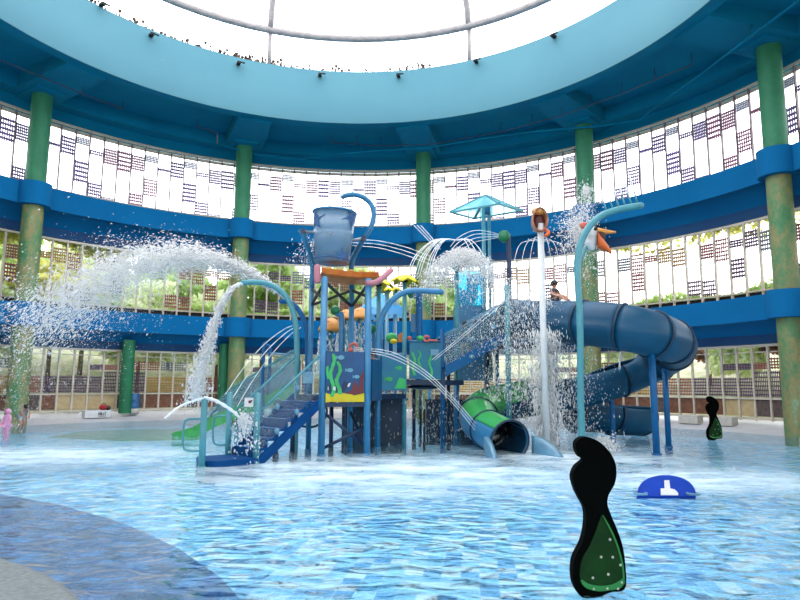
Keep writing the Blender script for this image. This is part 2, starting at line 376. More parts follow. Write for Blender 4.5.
q = [G(x_, y_, -.28) for x_, y_ in ((50, 440), (80, 434), (140, 431), (205, 430), (205, 441), (120, 443))]; b = MB(); b.prism([(v.x, v.y) for v in q], -.295, -.28); struct(b.build('floor_green_patch', M['green']))  # thin flat green patch on the pool floor
# gallery rings: fascia, sloping haunch, lintel, slab
def ring(name, zb, zt, zl, flr):
    b = MB(); h = (zb-zl)*.45
    b.cur = 0; b.lathe([(RF+1.4, zt-.02), (RF+.25, zt-.02), (RF+.25, zt), (RF, zt), (RF, zb), (RF+.3, zb)], (CX, CY, 0), SEG, smooth=False)
    b.lathe([(RF+.3, zb), (RW-.1, zl+h)], (CX, CY, 0), SEG)
    b.cur = 1; b.lathe([(RW-.1, zl+h), (RW-.1, zl), (RW+.5, zl)], (CX, CY, 0), SEG, smooth=False)
    b.cur = 0; b.lathe([(RF+.25, zt-.02), (RW+.5, zt-.02), (RW+.5, zl)], (CX, CY, 0), SEG, smooth=False)
    struct(b.build(name, [M['blue'], M['blueshade']]))
ring('ceiling_lower_gallery', Z['f1b'], Z['f1t'], Z['w1t']+.02, 1)
ring('ceiling_upper_gallery', Z['f2b'], Z['f2t'], Z['w2t']+.02, 2)
# top ceiling with recesses between radial beams
b = MB(); zc = Z['olo']
b.lathe([(RO, Z['oup']), (RO, zc), (RO+.55, zc), (RO+.55, zc+.55), (RW-.9, zc+.55), (RW-.9, zc-.1), (RW-.1, zc-.1), (RW-.1, Z['w3t']+.02), (RW+.5, Z['w3t']+.02), (RW+.5, zc+.9), (RO+.6, zc+.9)], (CX, CY, 0), SEG, smooth=False)
struct(b.build('ceiling_roof', M['ceil']))
b = MB(); b.lathe([(RO-.02, zc-.01), (RO-.02, Z['oup'])], (CX, CY, 0), SEG); b.lathe([(RO-.02, zc-.012), (RO+.02, zc-.012)], (CX, CY, 0), SEG)
b.lathe([(RO-.02, Z['oup']), (RO+.35, Z['oup']), (RO+.35, zc+.85)], (CX, CY, 0), SEG, smooth=False)
struct(b.build('wall_oculus', M['drum']))
# columns
ANG = [-.9724, -.388, .2015, .7252, 1.2586, 1.83, 2.41, -1.55, -2.12]
def make_column(a, lvl3=True):
    p = C(RF, a); e = empty('column', (p.x, p.y, 0), kind='structure')
    for z0, z1 in ((-.3, zc-.15),):
        b = MB(); b.lathe([(.41, z0), (.41, z1)], p, 32); b.build('shaft', M['column'], e, origin=(p.x, p.y, 0))
    for zb, zt in ((Z['f1b']-.03, Z['f1t']+.0), (Z['f2b']-.03, Z['f2t']+.0)):
        b = MB(); b.lathe([(.66, zb), (.66, zt)], p, 32); b.lathe([(.4, zb-.001), (.662, zb-.001)], p, 32); b.lathe([(.4, zt+.001), (.662, zt+.001)], p, 32); 
        b.build('collar', M['blue'], e, origin=(p.x, p.y, 0))
    return e
for a in ANG: make_column(a)
for i, a in enumerate(ANG):
    b = MB(); u = Vector((math.sin(a), math.cos(a), 0)); t = Vector((u.y, -u.x, 0))
    def sect(r0, r1, w0, w1, z0, z1):
        pts = [C(r0, a)-t*w0, C(r1, a)-t*w1, C(r1, a)+t*w1, C(r0, a)+t*w0]
        b.prism([(q.x, q.y) for q in pts], z0, z1)
    sect(RO+.5, RW-.9, .8, .95, zc-.08, zc+.56); sect(RF-.75, RW-.1, .62, .62, zc-.2, zc+.1)
    struct(b.build('trim_roof_beam', M['ceil']))
def ang_of(px, r):
    x, y, w = ray(px, 400); aa = x*x+y*y; bb = -2*(x*CX+y*CY); cc = CX*CX+CY*CY-r*r; t = (-bb+math.sqrt(bb*bb-4*aa*cc))/(2*aa); return math.atan2(x*t-CX, y*t-CY)
# shaded inner columns behind the ground floor ring
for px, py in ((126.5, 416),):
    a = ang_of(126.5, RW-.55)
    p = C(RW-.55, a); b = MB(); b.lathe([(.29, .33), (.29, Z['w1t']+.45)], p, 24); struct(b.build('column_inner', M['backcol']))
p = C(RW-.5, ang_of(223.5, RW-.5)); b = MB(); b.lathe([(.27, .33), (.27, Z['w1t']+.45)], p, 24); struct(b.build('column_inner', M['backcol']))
# ------------------------------------------------------------------ window walls
def radial_box(b, a, r, z0, z1, wt, wr, off=0.0):
    """box standing on the circle at angle a: wt tangential, wr radial"""
    R = Matrix.Rotation(-a, 3, 'Z'); c = C(r, a, (z0+z1)/2)+R @ Vector((off, 0, 0))
    b.box(c, (wt, wr, z1-z0), mtx=R)
PITCHM = RW*BAY
def lattice(a, z0, z1, nh, nv, th, tv):
    b = MB(); w = PITCHM-.07
    for i in range(nh):
        z = z0+(i+.5)*(z1-z0)/nh; radial_box(b, a, RW+.02, z-th/2, z+th/2, w, .05)
    for k in range(nv):
        x = -w/2+(k+.5)*w/nv; radial_box(b, a, RW+.045, z0, z1, tv, .03, x)
    return b
def hrand(i, k): return ((i*7919+k*104729+(i*i*31) % 97) % 1000)/1000
gaps = sorted([a for a in ANG]); wn = 0
bounds = [-1.9, -1.55, -.9724, -.388, .2015, .7252, 1.2586, 1.83]
for lvl in (1, 2, 3):
    z0, z1 = {1: (Z['deck'], Z['w1t']), 2: (Z['f1t']+.02, Z['w2t']), 3: (Z['f2t']+.02, Z['w3t'])}[lvl]
    for s_ in range(len(bounds)-1):
        wn += 1; aa, ab = bounds[s_], bounds[s_+1]
        i0, i1 = math.ceil(aa/BAY-1e-9), math.ceil(ab/BAY-1e-9)
        am = (aa+ab)/2; org = C(RW, am, z0)
        e = empty('window_%d' % wn, org, kind='structure')
        b = MB()
        for i in range(i0, i1):
            radial_box(b, i*BAY, RW, z0, z1, .075 if lvl < 3 else .05, .1)
        b.build('mullion', M['cream'] if lvl < 3 else M['bloommull'], e, origin=org)
        b = MB()
        for i in range(i0, i1):
            a = (i+.5)*BAY
            radial_box(b, a, RW-.03, z1-.1, z1, PITCHM, .08)
            if lvl == 1:
                radial_box(b, a, RW-.03, z0+.04, z0+.12, PITCHM, .08); radial_box(b, a, RW-.03, 1.2, 1.26, PITCHM, .08); radial_box(b, a, RW+.02, z1-.32, z1-.28, PITCHM, .03)
            else: radial_box(b, a, RW-.03, z0+.3, z0+.36, PITCHM, .08)
            if lvl == 3: radial_box(b, a, RW+.08, z1-.3, z1-.14, PITCHM, .04)
        b.build('rail', M['cream'], e, origin=org)
        if lvl > 1:
            b = MB()
            for i in range(i0, i1): radial_box(b, (i+.5)*BAY, RW+.1, z0-.02, z0+.3, PITCHM*1.02, .06)
            b.build('gap_shade_strip', M['dark'], e, origin=org)  # dark strip painting in the shaded gap below the windows
        for i in range(i0, i1):
            a = (i+.5)*BAY; h = hrand(i, lvl); h2 = hrand(i, lvl+9)
            if lvl == 3:
                H = z1-z0
                kind = (i*5+2) % 8
                up = [(.60, .84, 5, 6, .085), (.78, .88, 4, 8, .042), (.68, .75, 2, 6, .06), (.60, .82, 6, 8, .058), (.54, .84, 5, 6, .10), (.60, .82, 6, 7, .065), (.76, .86, 4, 8, .042), (.66, .71, 1, 8, .09)][i % 8]
                lo = [None, (.26, .56, 5, 6, .10), (.08, .30, 5, 6, .075), (.05, .14, 4, 8, .04), None, (.05, .27, 5, 6, .075), (.26, .52, 6, 6, .055), None][i % 8]
                for q in (up, lo):
                    if q is None: continue
                    m_ = M['lat_bloom3'] if q[4] <= .045 else (M['lat_bloom1'] if h < .6 else M['lat_bloom2'])
                    lattice(a, z0+H*q[0], z0+H*q[1], q[2], q[3], q[4]*.9, .045).build('lattice_screen', m_, e, origin=org)
            elif lvl == 2:
                H = z1-z0
                ups = [(.66, .88, 5, 6, .05), (.70, .80, 3, 5, .05), (.55, .86, 6, 6, .04), (.62, .82, 5, 6, .055), None, (.58, .84, 5, 6, .05)][(i*5) % 6]
                los = [None, (.14, .36, 4, 6, .05), None, (.30, .56, 5, 5, .06), (.12, .34, 4, 6, .045), None, None][(i*3) % 7]
                for q in (ups, los):
                    if q is None: continue
                    m_ = (M['lat_dark'], M['lat_brown'], M['lat_ochre'], M['lat_brown'], M['lat_grey'])[int(h*5) % 5] if q is ups else (M['lat_brown'] if h2 < .6 else M['lat_dark'])
                    lattice(a, z0+H*q[0], z0+H*q[1], q[2], q[3], q[4]*1.35, .04).build('lattice_screen', m_, e, origin=org)
            else:
                b = MB(); radial_box(b, a, RW+.02, z0+.16, 1.2, PITCHM-.1, .03)
                b.build('lower_board', (M['bd_brown'], M['bd_grey'], M['bd_tan'], M['bd_brown'], M['bd_grey'])[int(h*5) % 5], e, origin=org)
                lattice(a, 1.3, 2.05 if h2 < .75 else 2.3, 6, 8, .05, .025).build('lattice_screen', (M['lat_dark'], M['lat_brown'], M['lat_ochre'], M['lat_dark'])[int(h2*4) % 4], e, origin=org)
                if h < .55:
                    lattice(a, 2.35, 2.8 if h < .35 else 2.6, 4, 5, .05, .03).build('lattice_screen', (M['lat_dark'], M['lat_grey'], M['lat_brown'])[int(h2*3) % 3], e, origin=org)
# pipes under the top ceiling
def pipe(name, pts, r, m_, label, hang=None):
    e = MB().tube(pts, r, 8); 
    for p, l in (hang or []): e.tube([p, Vector(p)+Vector((0, 0, l))], r*.6, 6)
    o = e.build(name, m_); tag(o, label, 'pipe'); return o
P14 = lambda x, y, z=13.9: G(x, y, z)
pts = [P14(*q) for q in ((216, 145), (250, 155), (299, 160), (360, 152), (427, 147), (480, 138), (535, 130), (600, 124), (638, 118), (670, 92), (705, 67), (750, 32), (790, 2), (835, -35))]
pipe('ceiling_pipe', pts, .05, M['ceil'], 'teal drain pipe looping under the top ceiling, above the tall window ring', [(p, .35) for p in pts[1:-1:2]])
pts = [P14(*q) for q in ((-30, 52), (0, 64), (40, 80), (80, 96), (121, 111))]
pipe('ceiling_pipe', pts, .03, M['navy'], 'thin dark pipe under the ceiling above the left column', [(pts[-1], .35), (pts[2], .4), (pts[3], .3)])
pts = [P14(*q) for q in ((330, 143), (380, 146), (430, 144), (500, 131), (560, 114), (620, 92), (690, 62))]
pipe('ceiling_pipe', pts, .025, M['navy'], 'thin dark conduit with hanger rods under the ceiling right of the middle column', [(p, .5) for p in smooth_path(pts, 2)])
pts = [P14(*q) for q in ((196, 128), (207, 131), (216, 135), (216, 145))]
pipe('ceiling_pipe', pts, .03, M['navy'], 'short stepped dark pipe beside the second column', [(pts[0], .3)])
# weeds along the oculus rim
b = MB()
for i in range(330):
    a = random.choice([random.uniform(-.72, -.30), random.uniform(-.55, -.33), random.uniform(-.34, .30), random.uniform(-1.0, -.7)])
    p = C(RO+.15+random.random()*.1, a, Z['oup']-.02); h = random.uniform(.1, .42)*random.random()+.06
    q = p+Vector((random.uniform(-.1, .1), random.uniform(-.1, .1), h)); b.tube([p, q], [.035, .015], 4)
    if random.random() < .5: b.ball(q, random.uniform(.04, .09), n=5, m=3)
tag(b.build('rim_weeds', M['weedrim']), 'dry weeds sprouting along the rim of the round roof opening', 'weeds', kind='stuff')
# drain spouts on the drum
proto = None
for px, py in ((98, 8), (148, 38), (236, 66), (318, 77), (397, 77), (475, 62), (553, 36)):
    x, y, w = ray(px, py)
    aa = x*x+y*y; bb = -2*(x*CX+y*CY); cc = CX*CX+CY*CY-RO*RO; t = (-bb+math.sqrt(bb*bb-4*aa*cc))/(2*aa)
    p = Vector((x*t, y*t, EYE+w*t)); ang = math.atan2(p.x-CX, p.y-CY)
    if proto is None:
        b = MB(); b.box((0, -.12, 0), (.16, .3, .1)); b.box((.12, -.24, .02), (.3, .06, .05)); o = b.build('drain_spout', M['dark']); proto = o
    else: o = proto.copy(); COL.objects.link(o)
    o.location = C(RO-.02, ang, p.z); o.rotation_euler = (0, 0, -ang)
    tag(o, 'small dark drain spout on the light blue drum just under its rim', 'spout', 'drain spouts along the drum rim')
# skylight frame over the opening
b = MB(); zr = 18.75; N8 = 8
b.tube([C(RO, 2*PI*i/72, zr) for i in range(73)], .17, 8, cap=False)
for k in range(N8):
    a = -.35+k*PI/4
    b.tube([C(RO+.1, a, Z['oup']-.05), C(RO+.1, a, zr)], .10, 8)
    b.tube([C(RO*math.cos(t*PI/2/10), a, zr+5.2*math.sin(t*PI/2/10)) for t in range(0, 11)], .15, 8)
struct(b.build('trim_skylight_frame', mat('grey frame paint', (178, 172, 174), .6)))
# ------------------------------------------------------------------ outside
b = MB(); b.lathe([(RW+.4, .36), (RW+2, .4), (24, 1.8), (30, 4.3), (38, 5.2), (60, 6)], (CX, CY, 0), 96)
struct(b.build('ground_hillside', M['grass']))
def leaf_cloud(n, rad, size, zc_, flat=1.0, seed=1):
    r = np.random.default_rng(seed); p = r.normal(size=(n, 3)); p /= np.linalg.norm(p, axis=1)[:, None]
    lump = 1+.25*np.sin(p[:, 0]*5+seed)*np.sin(p[:, 1]*4+seed*2)+.15*np.sin(p[:, 2]*9)
    p *= (rad*lump*r.uniform(.45, 1, n)**.5)[:, None]; p[:, 2] *= flat; p[:, 2] += zc_
    d1 = r.normal(size=(n, 3)); d1 /= np.linalg.norm(d1, axis=1)[:, None]; d2 = np.cross(d1, r.normal(size=(n, 3))); d2 /= np.linalg.norm(d2, axis=1)[:, None]
    s = size*r.uniform(.6, 1.3, n)[:, None]
    v = np.stack([p-d1*s, p+d2*s*.5, p+d1*s, p-d2*s*.5], 1).reshape(-1, 3)
    return v
def quad_mesh(name, v, m_):
    n = len(v)//4; me = bpy.data.meshes.new(name); me.vertices.add(n*4); me.vertices.foreach_set('co', v.astype('f').ravel())
    me.loops.add(n*4); me.loops.foreach_set('vertex_index', np.arange(n*4, dtype='i')); me.polygons.add(n)
    me.polygons.foreach_set('loop_start', np.arange(0, n*4, 4, dtype='i')); me.update(calc_edges=True); me.materials.append(m_); return me
kinds = []
for k, (m_, rad, zz, fl, nl) in enumerate(((M['leafA'], 2.6, 4.6, .9, 5200), (M['leafB'], 2.2, 3.8, 1.1, 4200), (M['leafC'], 2.4, 5.2, .6, 4200), (M['leafD'], 1.8, 3.2, .8, 3200))):
    kinds.append((quad_mesh('foliage', leaf_cloud(nl, rad, .26, zz, fl, k+3), m_), zz))
trunk = {}
def tree(x, y, z, k, sc, label):
    e = empty('tree', (x, y, z), label, 'tree', 'trees outside the window walls')
    o = bpy.data.objects.new('foliage', kinds[k][0]); COL.objects.link(o); o.parent = e
    if k not in trunk:
        b = MB(); zz = kinds[k][1]; b.tube([(0, 0, -.6), (.05, 0, zz*.4), (-.08, .05, zz*.7), (0, 0, zz)], [.13, .1, .08, .04], 8)
        for j in range(4): b.tube([(0, 0, zz*.55), (math.cos(j*1.6)*1.1, math.sin(j*1.6)*1.1, zz*.9)], [.09, .03], 6)
        t_ = b.build('trunk', M['bark']); t_.parent = e; trunk[k] = t_.data
    else:
        t_ = bpy.data.objects.new('trunk', trunk[k]); COL.objects.link(t_); t_.parent = e
    e.rotation_euler = (0, 0, random.uniform(0, 6)); e.scale = (sc, sc, sc)
TL = ['mid green leafy tree outside the lower windows', 'pale green tree outside the lower windows', 'yellow green spreading tree high outside the left windows', 'red brown leaved bush outside the windows']
spec = [(-1.42, 22, 0, 1.0), (-1.3, 25, 2, 1.1), (-1.2, 21, 2, 1.0), (-1.08, 24, 0, 1.1), (-.98, 21.5, 1, 1.0), (-.88, 26, 0, 1.1), (-.8, 22, 2, 1.0), (-.7, 25, 1, 1.2), (-.6, 22, 1, 1.0), (-.5, 26, 0, 1.0), (-.4, 22.5, 1, .9), (-.28, 24, 0, 1.15), (-.18, 22.5, 1, 1.05), (-.05, 24, 0, 1.05), (.06, 22.5, 1, .95), (.17, 24, 0, .95), (.7, 22, 1, .6), (.85, 24, 3, .7), (.95, 22, 1, .6), (1.05, 23, 3, .8), (1.15, 22, 0, .7), (1.25, 24, 3, .8), (1.35, 22, 1, .8)]
def hz(r): return float(np.interp(r, [RW+.4, RW+2, 24, 30, 38], [.36, .4, 1.8, 4.3, 5.2]))
PLC = ['behind the left window wall', 'behind the windows left of the second column', 'behind the windows between the second and middle columns', 'behind the middle windows', 'behind the windows of the right wall']
for a, r, k, sc in spec:
    p = C(r, a); w_ = 0 if a < -.97 else 1 if a < -.39 else 2 if a < -.0 else 3 if a < .5 else 4
    tree(p.x, p.y, hz(r), k, sc, ['mid green leafy tree ', 'pale green tree ', 'yellow green spreading tree ', 'red brown leaved tree '][k]+PLC[w_])
# planted strip on the ledge outside the middle windows
def shrub_strip(name, a0, a1, z, n, m_, label, hang=False):
    t = rng.uniform(a0, a1, n); r = RW+.5+rng.uniform(0, .5, n); zz = z+(rng.uniform(0, 1, n)**2*.55)*(-1.6 if hang else 1)*(.6+.4*np.sin(t*23))
    p = np.stack([CX+r*np.sin(t), CY+r*np.cos(t), zz], 1); d1 = rng.normal(size=(n, 3))*.09; d2 = rng.normal(size=(n, 3))*.05
    v = np.stack([p-d1, p+d2, p+d1, p-d2], 1).reshape(-1, 3)
    o = bpy.data.objects.new(name, quad_mesh(name, v, m_)); COL.objects.link(o); tag(o, label, 'plants', kind='stuff')
shrub_strip('ledge_shrubs', -1.35, -.02, Z['f1t']+.3, 7000, M['leafA'], 'green shrubs along the ledge outside the left middle storey windows')
shrub_strip('ledge_shrubs', .62, 1.5, Z['f1t']+.3, 4200, M['leafA'], 'green shrubs along the ledge outside the right middle storey windows')
shrub_strip('hanging_creeper', -1.35, -.55, Z['w2t']+.25, 6000, M['leafC'], 'yellow green creeper hanging outside the left middle storey windows', True)
shrub_strip('hanging_creeper', .75, 1.3, Z['w2t']+.1, 700, M['leafC'], 'sparse creeper hanging outside the right middle storey windows', True)
# ------------------------------------------------------------------ play tower
DK1, DK2, DK3 = 1.45, 1.85, 2.95
def V(x, y, z): return Vector((x, y, z))
A_, B_, C_ = G(203, 469), G(229, 456, .12), G(257, 464.5)
P1, P2 = V(-1.90, 15.71, 0), V(-.81, 16.0, 0)
P0, PB = V(-2.40, 17.0, 0), V(-1.33, 17.25, 0)
P3, P4 = V(-.60, 17.62, 0), V(.18, 18.45, 0)
ztray = W(350, 281, 16.4).z
tw = empty('play_tower', (-.6, 17.5, 0), 'multi-level blue water play tower with steps, decks and sea-print panels', 'play tower')
def part(name, b, m_, parent=None, label=None):
    o = b.build(name, m_, parent or tw)
    if label: o['label'] = label
    return o
def post(p, z0, z1, r, m_, name='post', parent=None, label=None):
    b = MB(); p = Vector(p); b.tube([(p.x, p.y, z0), (p.x, p.y, z1)], r, 14); b.ball((p.x, p.y, z1), r*.99, (1, 1, .5), 14, 6)
    b.tube([(p.x, p.y, z0), (p.x, p.y, z0+.32)], r*1.25, 14)
    return part(name, b, m_, parent, label)
post(P1, -.29, ztray-.05, .085, M['slate']); post(P2, -.29, ztray-.05, .085, M['slate'])
post(P0, -.29, ztray, .07, M['tpipe']); post(PB, -.29, ztray-.05, .075, M['slate'])
post(P3, -.29, 1.95, .075, M['tpipe'])
# lower posts under the decks
for (px, py, r, zt, m_) in ((415, 440, .055, DK2-.1, 'navy'), (421.5, 437, .05, DK2-.1, 'navy'), (430.5, 432, .06, DK2-.1, 'tpipe'),
                            (444, 443, .065, 3.35, 'bpipe'), (450, 440, .06, 2.95, 'navy'), (458, 436, .10, DK2, 'tpipe')):
    g = G(px, py); post(g, -.29, zt, r, M[m_])
g = G(425.5, 443); post(g, -.29, .98, .035, M['black'], label='short black stub post')
for X, Y, r, zt, m_ in ((2.75, 19.9, .07, 2.9, 'navy'), (3.1, 20.2, .06, 2.9, 'tpipe'), (4.9, 20.0, .06, 2.9, 'navy'), (5.1, 21.8, .06, 2.9, 'navy'), (3.0, 22.0, .07, 2.9, 'navy')):
    post((X, Y, 0), -.29, zt, r, M[m_])
for X, Y in ((-2.7, 16.3), (-3.05, 15.95), (-1.5, 18.4), (-.2, 19.2), (-1.9, 17.9)): post((X, Y, 0), -.29, 1.3, .06, M['navy'])
g = G(510, 440); 
pl = MB(); pl.tube([(3.15, 18.45, -.29), (3.15, 18.45, W(508, 285, 18.45).z)], .08, 14); pl.ball((3.15, 18.45, W(508, 285, 18.45).z), .084, (1, 1, .5)); part('post', pl, M['teal'], label='tall light teal post')
# steps from the water
s_dir = (Vector((.707, .707, 0))); run, rise, ns = .262, .198, 7
wv = B_-C_; wv.z = 0
p0 = Vector((C_.x, C_.y, 0)); e_st = empty('step_flight', (p0.x, p0.y, 0)); e_st.parent = tw; e_st.location = p0-tw.location
w1 = Vector((-.72, .72, 0)).normalized()*1.0
b = MB(); q = [p0+s_dir*.02+Vector((.05, -.05, 0)), p0+w1*1.05, p0+w1*1.05-s_dir*.85, p0+w1*.35-s_dir*1.15, p0-s_dir*.95]
b.prism([(v.x, v.y) for v in q], -.29, .12); b.build('entry_plate', M['stair'], e_st)
for k in range(ns-1):
    a = p0+s_dir*(run*k); z = .12+rise*(k+1)
    b = MB(); b.prism([(v.x, v.y) for v in (a, a+s_dir*(run+.06), a+s_dir*(run+.06)+w1, a+w1)], z-.06, z)
    b.prism([(v.x, v.y) for v in (a, a+s_dir*.03, a+s_dir*.03+w1, a+w1)], z-rise, z-.06)
    b.build('tread', M['stair'], e_st)
    b = MB(); b.prism([(v.x, v.y) for v in (a-s_dir*.02+w1*.04, a+s_dir*.04+w1*.04, a+s_dir*.04+w1*.96, a-s_dir*.02+w1*.96)], z, z+.012)
    b.build('nosing', M['nosing'], e_st)
ptop = p0+s_dir*(run*(ns-1)+.1)
def stringer(a, c, depth_lo, depth_hi, thick, m_, parent, name='stringer'):
    n = (c-a).cross(Vector((0, 0, 1))); b = MB()
    b.slab([a+V(0, 0, -depth_lo), c+V(0, 0, -depth_lo), c+V(0, 0, depth_hi), a+V(0, 0, depth_hi)], thick, n); return b.build(name, m_, parent)
a0 = p0+V(0, 0, .12); a1 = ptop+V(0, 0, DK1-.05)
stringer(a0, a1, .30, -.04, .05, M['stair'], e_st); stringer(a0+w1, a1+w1, .2, .10, .05, M['stair'], e_st)
# clear side panels with rails
def clear_side(a, c, h, parent, rail=M['teal'], pm=None):
    n = (c-a).cross(Vector((0, 0, 1))); b = MB()
    b.slab([a+V(0, 0, .12), c+V(0, 0, .12), c+V(0, 0, h), a+V(0, 0, h)], .02, n); b.build('clear_panel', pm or M['clear'], parent)
    b = MB(); b.tube([a+V(0, 0, h), c+V(0, 0, h)], .028, 8); b.build('handrail', rail, parent)
clear_side(a0+s_dir*.05, a1, .98, e_st, pm=M['clearer']); clear_side(a0+w1+s_dir*.05, a1+w1, .98, e_st)
for t in (.30, .62):
    for z in (.16, .7):
        p = a0.lerp(a1, t)+V(.02, -.02, z); b = MB(); b.ball(p, .075, (.8, .8, 1), 12, 6); b.build('clamp_disc', M['lip'], e_st)
# entry posts and loop rails
for p, zt in ((A_, 1.42), (Vector((B_.x, B_.y, 0)), 1.52), (C_, 1.52)):
    post((p.x, p.y, 0), -.29, zt-.03, .068, M['teal'], 'entry_post')
def loop_rail(p, dx, name='loop_rail'):
    zl, zh = .34, .98
    pts = smooth_path([p+V(0, 0, zh), p+V(dx*.75, -.02, zh), p+V(dx, -.02, zh-.12), p+V(dx, -.02, zl+.12), p+V(dx*.75, -.02, zl), p+V(0, 0, zl)], 5)
    part(name, MB().tube(pts, .022, 8), M['teal'])
loop_rail(Vector((A_.x, A_.y, 0)), -.40); loop_rail(Vector((B_.x, B_.y, 0)), -.34)
b = MB(); b.tube([C_+V(.05, -.05, .1), C_+V(.05, -.05, .86), C_+V(0, 0, .98)], .03, 8); part('loop_rail', b, M['teal'])
# notices on the steps
def plate(px0, py0, px1, py1, Y, m_, name, parent=None, th=.02, label=None):
    a, c = W(px0, py0, Y), W(px1, py1, Y)
    b = MB(); b.box(((a.x+c.x)/2, Y, (a.z+c.z)/2), (abs(c.x-a.x), th, abs(a.z-c.z))); o = b.build(name, m_, parent or tw)
    if label: o['label'] = label
    return o
n1 = plate(245.5, 399, 254, 408, 13.95, M['white'], 'notice_plate', label='white notice with red dot')
b = MB(); b.ball(W(250.7, 403, 13.93), .035, (1, .3, 1)); b.ball(W(252.5, 402, 13.93), .02, (1, .3, 1)); b.build('print', M['wreck'], n1)
plate(303.5, 373, 314, 384, 15.6, M['lip'], 'notice_plate', label='pale blue notice plate')
# decks
b = MB(); q = [P1, P2, P3+V(.1, -.1, 0), V(P4.x, P4.y, 0), V(-.2, 19.3, 0), V(-1.6, 18.6, 0), P0+V(-.1, .1, 0), p0+w1+s_dir*1.75]
b.prism([(v.x, v.y) for v in q], DK1-.14, DK1); part('deck', b, M['navy'])
q = [(.15, 18.35), (1.35, 18.75), (1.95, 19.4), (1.6, 20.6), (.3, 20.3), (-.3, 19.2)]
b = MB(); b.prism(q, DK2-.15, DK2); part('deck', b, M['navy'])
q = [(2.9, 19.3), (4.4, 18.7), (5.3, 19.6), (5.2, 22.0), (3.0, 22.1)]
b = MB(); b.prism(q, DK3-.15, DK3); part('deck', b, M['navy'])
# sea panels
def panel(a, c, z0, z1, m_, name='sea_panel', th=.04):
    a, c = Vector(a), Vector(c); a.z = c.z = 0; n = (c-a).cross(V(0, 0, 1)); b = MB()
    b.slab([a+V(0, 0, z0), c+V(0, 0, z0), c+V(0, 0, z1), a+V(0, 0, z1)], th, n)
    o = b.build(name, m_, tw); return o, a, (c-a), n.normalized()
def deco(parent, a, d, n, z0, z1, polys, m_, name, off=.028):
    """flat printed shapes on a panel, u across 0-1, v up 0-1"""
    if n.y > 0: n = -n
    for shape in polys:
        b = MB()
        for poly in (shape if isinstance(shape[0], list) else [shape]): b.slab([a+d*u+n*off+V(0, 0, z0+(z1-z0)*v) for u, v in poly], .012, n)
        b.build(name, m_, parent)
def wavy(u0, v0, v1, w, amp, n=7, ph=0):
    L_ = [(u0+amp*math.sin(ph+i*1.3), v0+(v1-v0)*i/n) for i in range(n+1)]
    return [[(L_[i][0]-w/2, L_[i][1]), (L_[i][0]+w/2, L_[i][1]), (L_[i+1][0]+w/2*(1-i/n*.4), L_[i+1][1]), (L_[i+1][0]-w/2*(1-i/n*.4), L_[i+1][1])] for i in range(n)]
def fish(u, v, s=.08, asp=1.0):
    body = [(u+s*math.cos(t)*.9, v+s*.45*asp*math.sin(t)) for t in [k*PI/5 for k in range(10)]]
    return [body, [(u-s*.8, v), (u-s*1.35, v+s*.45*asp), (u-s*1.35, v-s*.45*asp)]]
f0, f1 = P1+V(.08, -.04, 0), P2+V(-.08, -.04, 0)
z0, z1 = 1.28, 2.52
po, a, d, n = panel(f0, f1, z0, z1, M['sea'])
deco(po, a, d, n, z0, z1, [[(0, 0), (1, 0), (1, .17), (.8, .2), (.6, .15), (.35, .19), (.15, .14), (0, .18)]], M['sand'], 'sand_print')
deco(po, a, d, n, z0, z1, [wavy(.16, .1, .95, .1, .05), wavy(.32, .15, .8, .1, .05, ph=1), wavy(.05, .45, .7, .07, .03, 3, 2)], M['weed'], 'seaweed_print', .034)
deco(po, a, d, n, z0, z1, [fish(.38, .88, .1), fish(.62, .63, .09), fish(.8, .5, .08)], M['fish'], 'fish_print')
deco(po, a, d, n, z0, z1, [[(.5, .18), (.66, .22), (.74, .42), (.85, .3), (.98, .45), (.98, .17), (.75, .13)], [(.86, .35), (.98, .45), (.98, .62), (.9, .52)]], M['wreck'], 'coral_print', .032)
deco(po, a, d, n, z0, z1, [[(.04, .2), (.12, .2), (.12, .34), (.04, .32)], [(.16, .2), (.28, .2), (.3, .36), (.22, .4), (.16, .3)], [(.42, .2), (.5, .22), (.58, .34), (.5, .42), (.42, .34)]], M['navy'], 'rock_print', .03)
deco(po, a, d, n, z0, z1, [[(.19, .23), (.25, .23), (.25, .3), (.19, .3)], [(.05, .23), (.07, .23), (.07, .3), (.05, .3)], [(.55, .3), (.6, .3), (.64, .38), (.58, .36)]], M['white'], 'shell_print', .038)
b = MB(); b.slab([f0+V(0, 0, z0-.02), f1+V(0, 0, z0-.02), f1+V(0, 0, z0-.12), f0+V(0, 0, z0-.12)], .06, n); part('deck_edge', b, M['navy'])
f0, f1 = P2+V(.1, .15, 0), V(-.50, 17.3, 0)
panel(f0, f1, 1.3, 2.35, M['sea'])
f0, f1 = V(-.48, 17.5, 0), V(.15, 18.1, 0); z0, z1 = 1.55, 2.58
po, a, d, n = panel(W(382, 380, 17.5), W(407, 380, 17.9), z0, z1, M['seagreen']); 
deco(po, a, d, n, z0, z1, [fish(.3, .3, .14), fish(.7, .6, .12), [(.5, .05), (.95, .05), (.95, .3), (.7, .35)]], M['weed'], 'fish_print')
b = MB(); b.tube([W(382, 355, 17.5), W(407, 353.5, 17.9)], .03, 8); part('panel_rail', b, M['lip'])
z0, z1 = W(424, 379, 18.5).z, W(424, 341, 18.5).z
po, a, d, n = panel(W(410, 360, 18.35), W(441, 360, 18.7), z0, z1, M['seagreen'])
deco(po, a, d, n, z0, z1, [wavy(.66, .05, .8, .07, .05), wavy(.12, .1, .7, .08, .04, ph=2), wavy(.3, .3, .75, .06, .04, ph=1)], M['weed'], 'seaweed_print', .034)
plate(431, 349, 439, 355, 18.55, M['lip'], 'notice_plate', label='small pale notice plate')
b = MB(); b.tube([W(408, 341, 18.3), W(441, 341, 18.65)], .035, 8); part('panel_rail', b, M['tpipe'])
